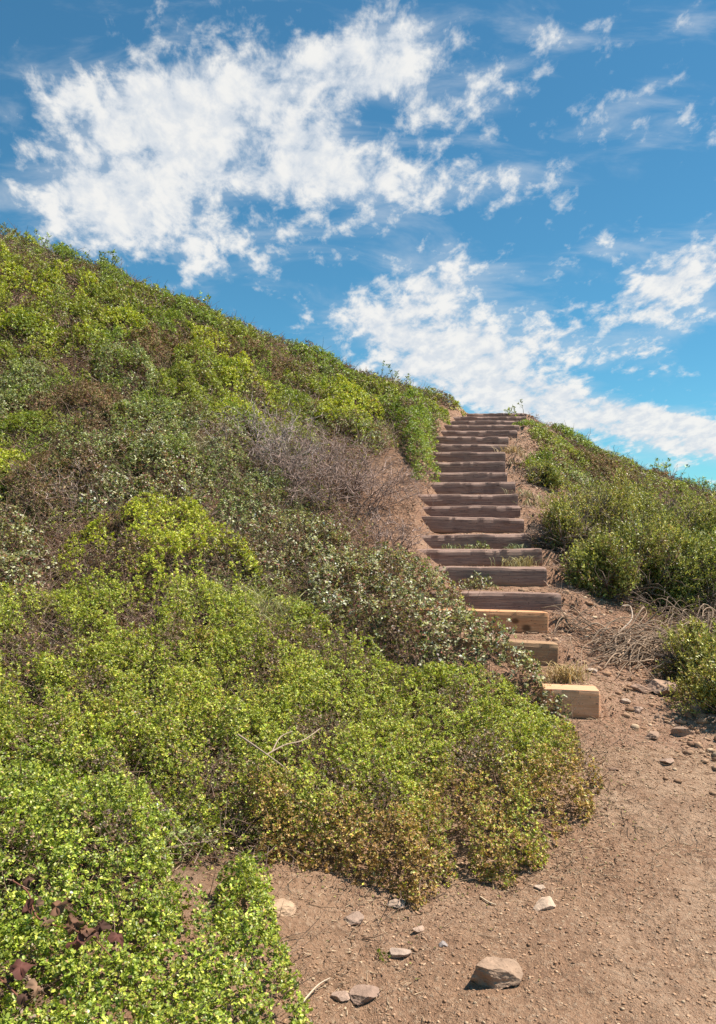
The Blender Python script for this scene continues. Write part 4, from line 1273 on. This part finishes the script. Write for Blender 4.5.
def scatter_stones():
    v, f = ico()
    a = Acc()

    def put(x, y, s, lift=.1, pale=.0):
        n = len(x)
        V = np.tile(v, (n, 1, 1)) * RNG.uniform(.75, 1.2, (n, 12, 1))
        V *= (s[:, None] * np.stack([np.ones(n), RNG.uniform(.5, .95, n), RNG.uniform(.3, .65, n)], -1))[:, None]
        th = RNG.uniform(0, 6.28, n); c_, s_ = np.cos(th)[:, None], np.sin(th)[:, None]
        Vx = V[..., 0] * c_ - V[..., 1] * s_; Vy = V[..., 0] * s_ + V[..., 1] * c_
        V = np.stack([Vx + x[:, None], Vy + y[:, None], V[..., 2] + (T(x, y) + s * lift)[:, None]], -1)
        u = RNG.random((n, 1))
        c = np.where(u < .35, np.array([[.34, .20, .12]]), np.where(u < .80, np.array([[.43, .27, .17]]), np.where(u < .92, np.array([[.54, .39, .26]]), np.array([[.22, .13, .08]]))))
        a.add(V, f, c * RNG.uniform(.75, 1.2, (n, 1)))
    n = 110000
    x = RNG.uniform(-.9, 2.9, n); y = RNG.uniform(1.4, 5.6, n)
    w = path_mask(x, y) * (.25 + .9 * (fbm(x * 2.2, y * 2.2, octv=3, seed=44) > .5)); k = RNG.random(n) < w
    x, y = x[k], y[k]
    put(x, y, np.minimum(.0016 / np.maximum(RNG.random(len(x)), .02) ** .5 * 1.1, .0075))
    # stony bank at the foot of the right slope and beside the steps
    n = 2600
    x = RNG.uniform(1.2, 2.7, n); y = RNG.uniform(3.5, 6.2, n)
    k = RNG.random(n) < np.exp(-((x - np.interp(y, [3.5, 4.5, 6.2], [2.0, 1.75, 1.75])) / .38) ** 2)
    put(x[k], y[k], np.minimum(.008 / RNG.random(k.sum()) ** .45, .036))
    # soil and chips beside and between the steps
    n = 9000
    y = RNG.uniform(4.6, 14, n); rx_ = np.interp(y, YB, BP[:, 1]); lx_ = np.interp(y, YB, BP[:, 0])
    x = np.where(RNG.random(n) < .62, rx_ + np.abs(RNG.normal(0, .35, n)), RNG.uniform(lx_ - .2, rx_, n))
    put(x, y, np.minimum(.005 / RNG.random(n) ** .4, .022) * np.clip(y / 8, .7, 1.4))
    o = a.build('gravel', M_ROCK); tag(o, 'pebbles and stone chips strewn over the dirt path and beside the steps', 'gravel', kind='stuff')
    # straw, chips of wood and leaf bits
    b = Acc()
    n = 26000
    x = RNG.uniform(-.8, 3.0, n); y = RNG.uniform(1.3, 5.4, n)
    w = path_mask(x, y) * smooth(fbm(x * 1.6 + 4, y * 1.6, octv=3, seed=47) + .12 * (x > .5), .38, .70); k = RNG.random(n) < w
    x, y = x[k], y[k]; n = len(x)
    D = norm(np.stack([RNG.normal(0, 1, n), RNG.normal(0, 1, n), RNG.normal(0, .07, n)], -1))
    u = RNG.random((n, 1))
    c = np.where(u < .45, np.array([[.56, .42, .28]]), np.where(u < .8, np.array([[.36, .25, .17]]), np.array([[.15, .09, .06]])))
    twigs(b, np.stack([x, y, T(x, y) + .003], -1), D, RNG.uniform(.006, .04, n) * np.where(RNG.random(n) < .06, 2.2, 1), RNG.uniform(.0009, .0026, n), c, seg=2, bend=.25)
    n = 5000
    y = RNG.uniform(4.8, 14, n); rx_ = np.interp(y, YB, BP[:, 1]); x = rx_ + np.abs(RNG.normal(.05, .45, n))
    D = norm(np.stack([RNG.normal(0, 1, n), RNG.normal(0, 1, n), RNG.normal(.1, .2, n)], -1))
    twigs(b, np.stack([x, y, T(x, y) + .005], -1), D, RNG.uniform(.03, .12, n), .0004 * y, np.array((.36, .25, .19)) * RNG.uniform(.5, 1.6, (n, 1)), seg=2, bend=.25)
    n = 2600   # brown litter on the bare bank left of the flight
    y = RNG.uniform(6.2, 9.5, n); lx_ = np.interp(y, YB, BP[:, 0]); x = lx_ - .05 - np.abs(RNG.normal(.0, .35, n))
    D = norm(np.stack([RNG.normal(0, 1, n), RNG.normal(0, 1, n), RNG.normal(.1, .2, n)], -1))
    twigs(b, np.stack([x, y, T(x, y) + .005], -1), D, RNG.uniform(.03, .12, n), .0004 * y, np.array((.33, .22, .16)) * RNG.uniform(.5, 1.6, (n, 1)), seg=2, bend=.25)
    poly = [tuple(hit(a_, b_)[:2]) for a_, b_ in [(160, 842), (240, 868), (330, 880), (392, 906), (430, 893), (500, 884), (560, 866), (588, 838), (596, 800), (575, 752), (300, 740), (60, 780)]]
    n = 16000; x = RNG.uniform(-.8, 1.7, n); y = RNG.uniform(2.2, 4.4, n)
    dd = poly_dist(x, y, poly); k = (dd < .05) & (RNG.random(n) < np.exp(-np.abs(dd) / .10)); x, y = x[k], y[k]; n = len(x)
    sprigs(b, np.stack([x, y, T(x, y) + .004], -1), norm(np.array([0, 0, 1.]) + RNG.normal(0, .25, (n, 3))), np.full(n, .0095), 2, SP['brown']['col'], aspect=.6, tilt=(70, 95), stem=0)
    D = norm(np.stack([RNG.normal(0, 1, n // 6), RNG.normal(0, 1, n // 6), RNG.uniform(0, .5, n // 6)], -1))
    twigs(b, np.stack([x, y, T(x, y)], -1)[:n // 6], D, RNG.uniform(.04, .14, n // 6), .0018, np.array((.30, .21, .14)) * RNG.uniform(.5, 1.5, (n // 6, 1)))
    o = b.build('plant_litter', M_TWIG); tag(o, 'straw and dead twigs scattered over the dirt', 'litter', kind='stuff')


scatter_stones()

# thin stalks standing against the sky
def stalks(px, py, n, H, label, seed):
    h = hit(px, py); r_ = np.random.default_rng(seed)
    r = root('skyline_plant', h[0], h[1], label, 'plant')
    P = np.stack([h[0] + r_.normal(0, .12, n), h[1] + r_.normal(0, .1, n), np.zeros(n)], -1); P[:, 2] = T(P[:, 0], P[:, 1])
    D = np.stack([r_.normal(0, .3, n), r_.normal(0, .2, n), np.ones(n)], -1)
    a = Acc(); pts = twigs(a, P, D, H * r_.uniform(.7, 1.2, n), .006, np.array((.12, .10, .07)), seg=3, bend=.15, sides=4)
    a.build('stems', M_TWIG, r, r.location)
    b = Acc(); q = np.concatenate([pts[-1], pts[-2], pts[-1] + r_.normal(0, .03, (n, 3))])
    sprigs(b, q, norm(np.array([0, 0, 1.]) + r_.normal(0, .4, q.shape)), np.full(len(q), .045), 7, SP['deep']['col'], aspect=.5)
    b.build('leaves', M_LEAF, r, r.location)


for a in [(104, 262, 14, .32, 'dark sprig standing up from the left skyline', 1), (398, 378, 6, .28, 'thin stalks above the skyline left of the stairs', 2),
          (42, 240, 8, .30, 'small sprigs on the skyline near the left edge', 4), (516, 416, 6, .22, 'thin stalks beside the top step against the sky', 5),
          (192, 298, 6, .26, 'tiny sprig on the skyline right of the tall one', 6), (665, 474, 12, .34, 'dark twiggy sprig on the right skyline', 7)]:
    stalks(*a)
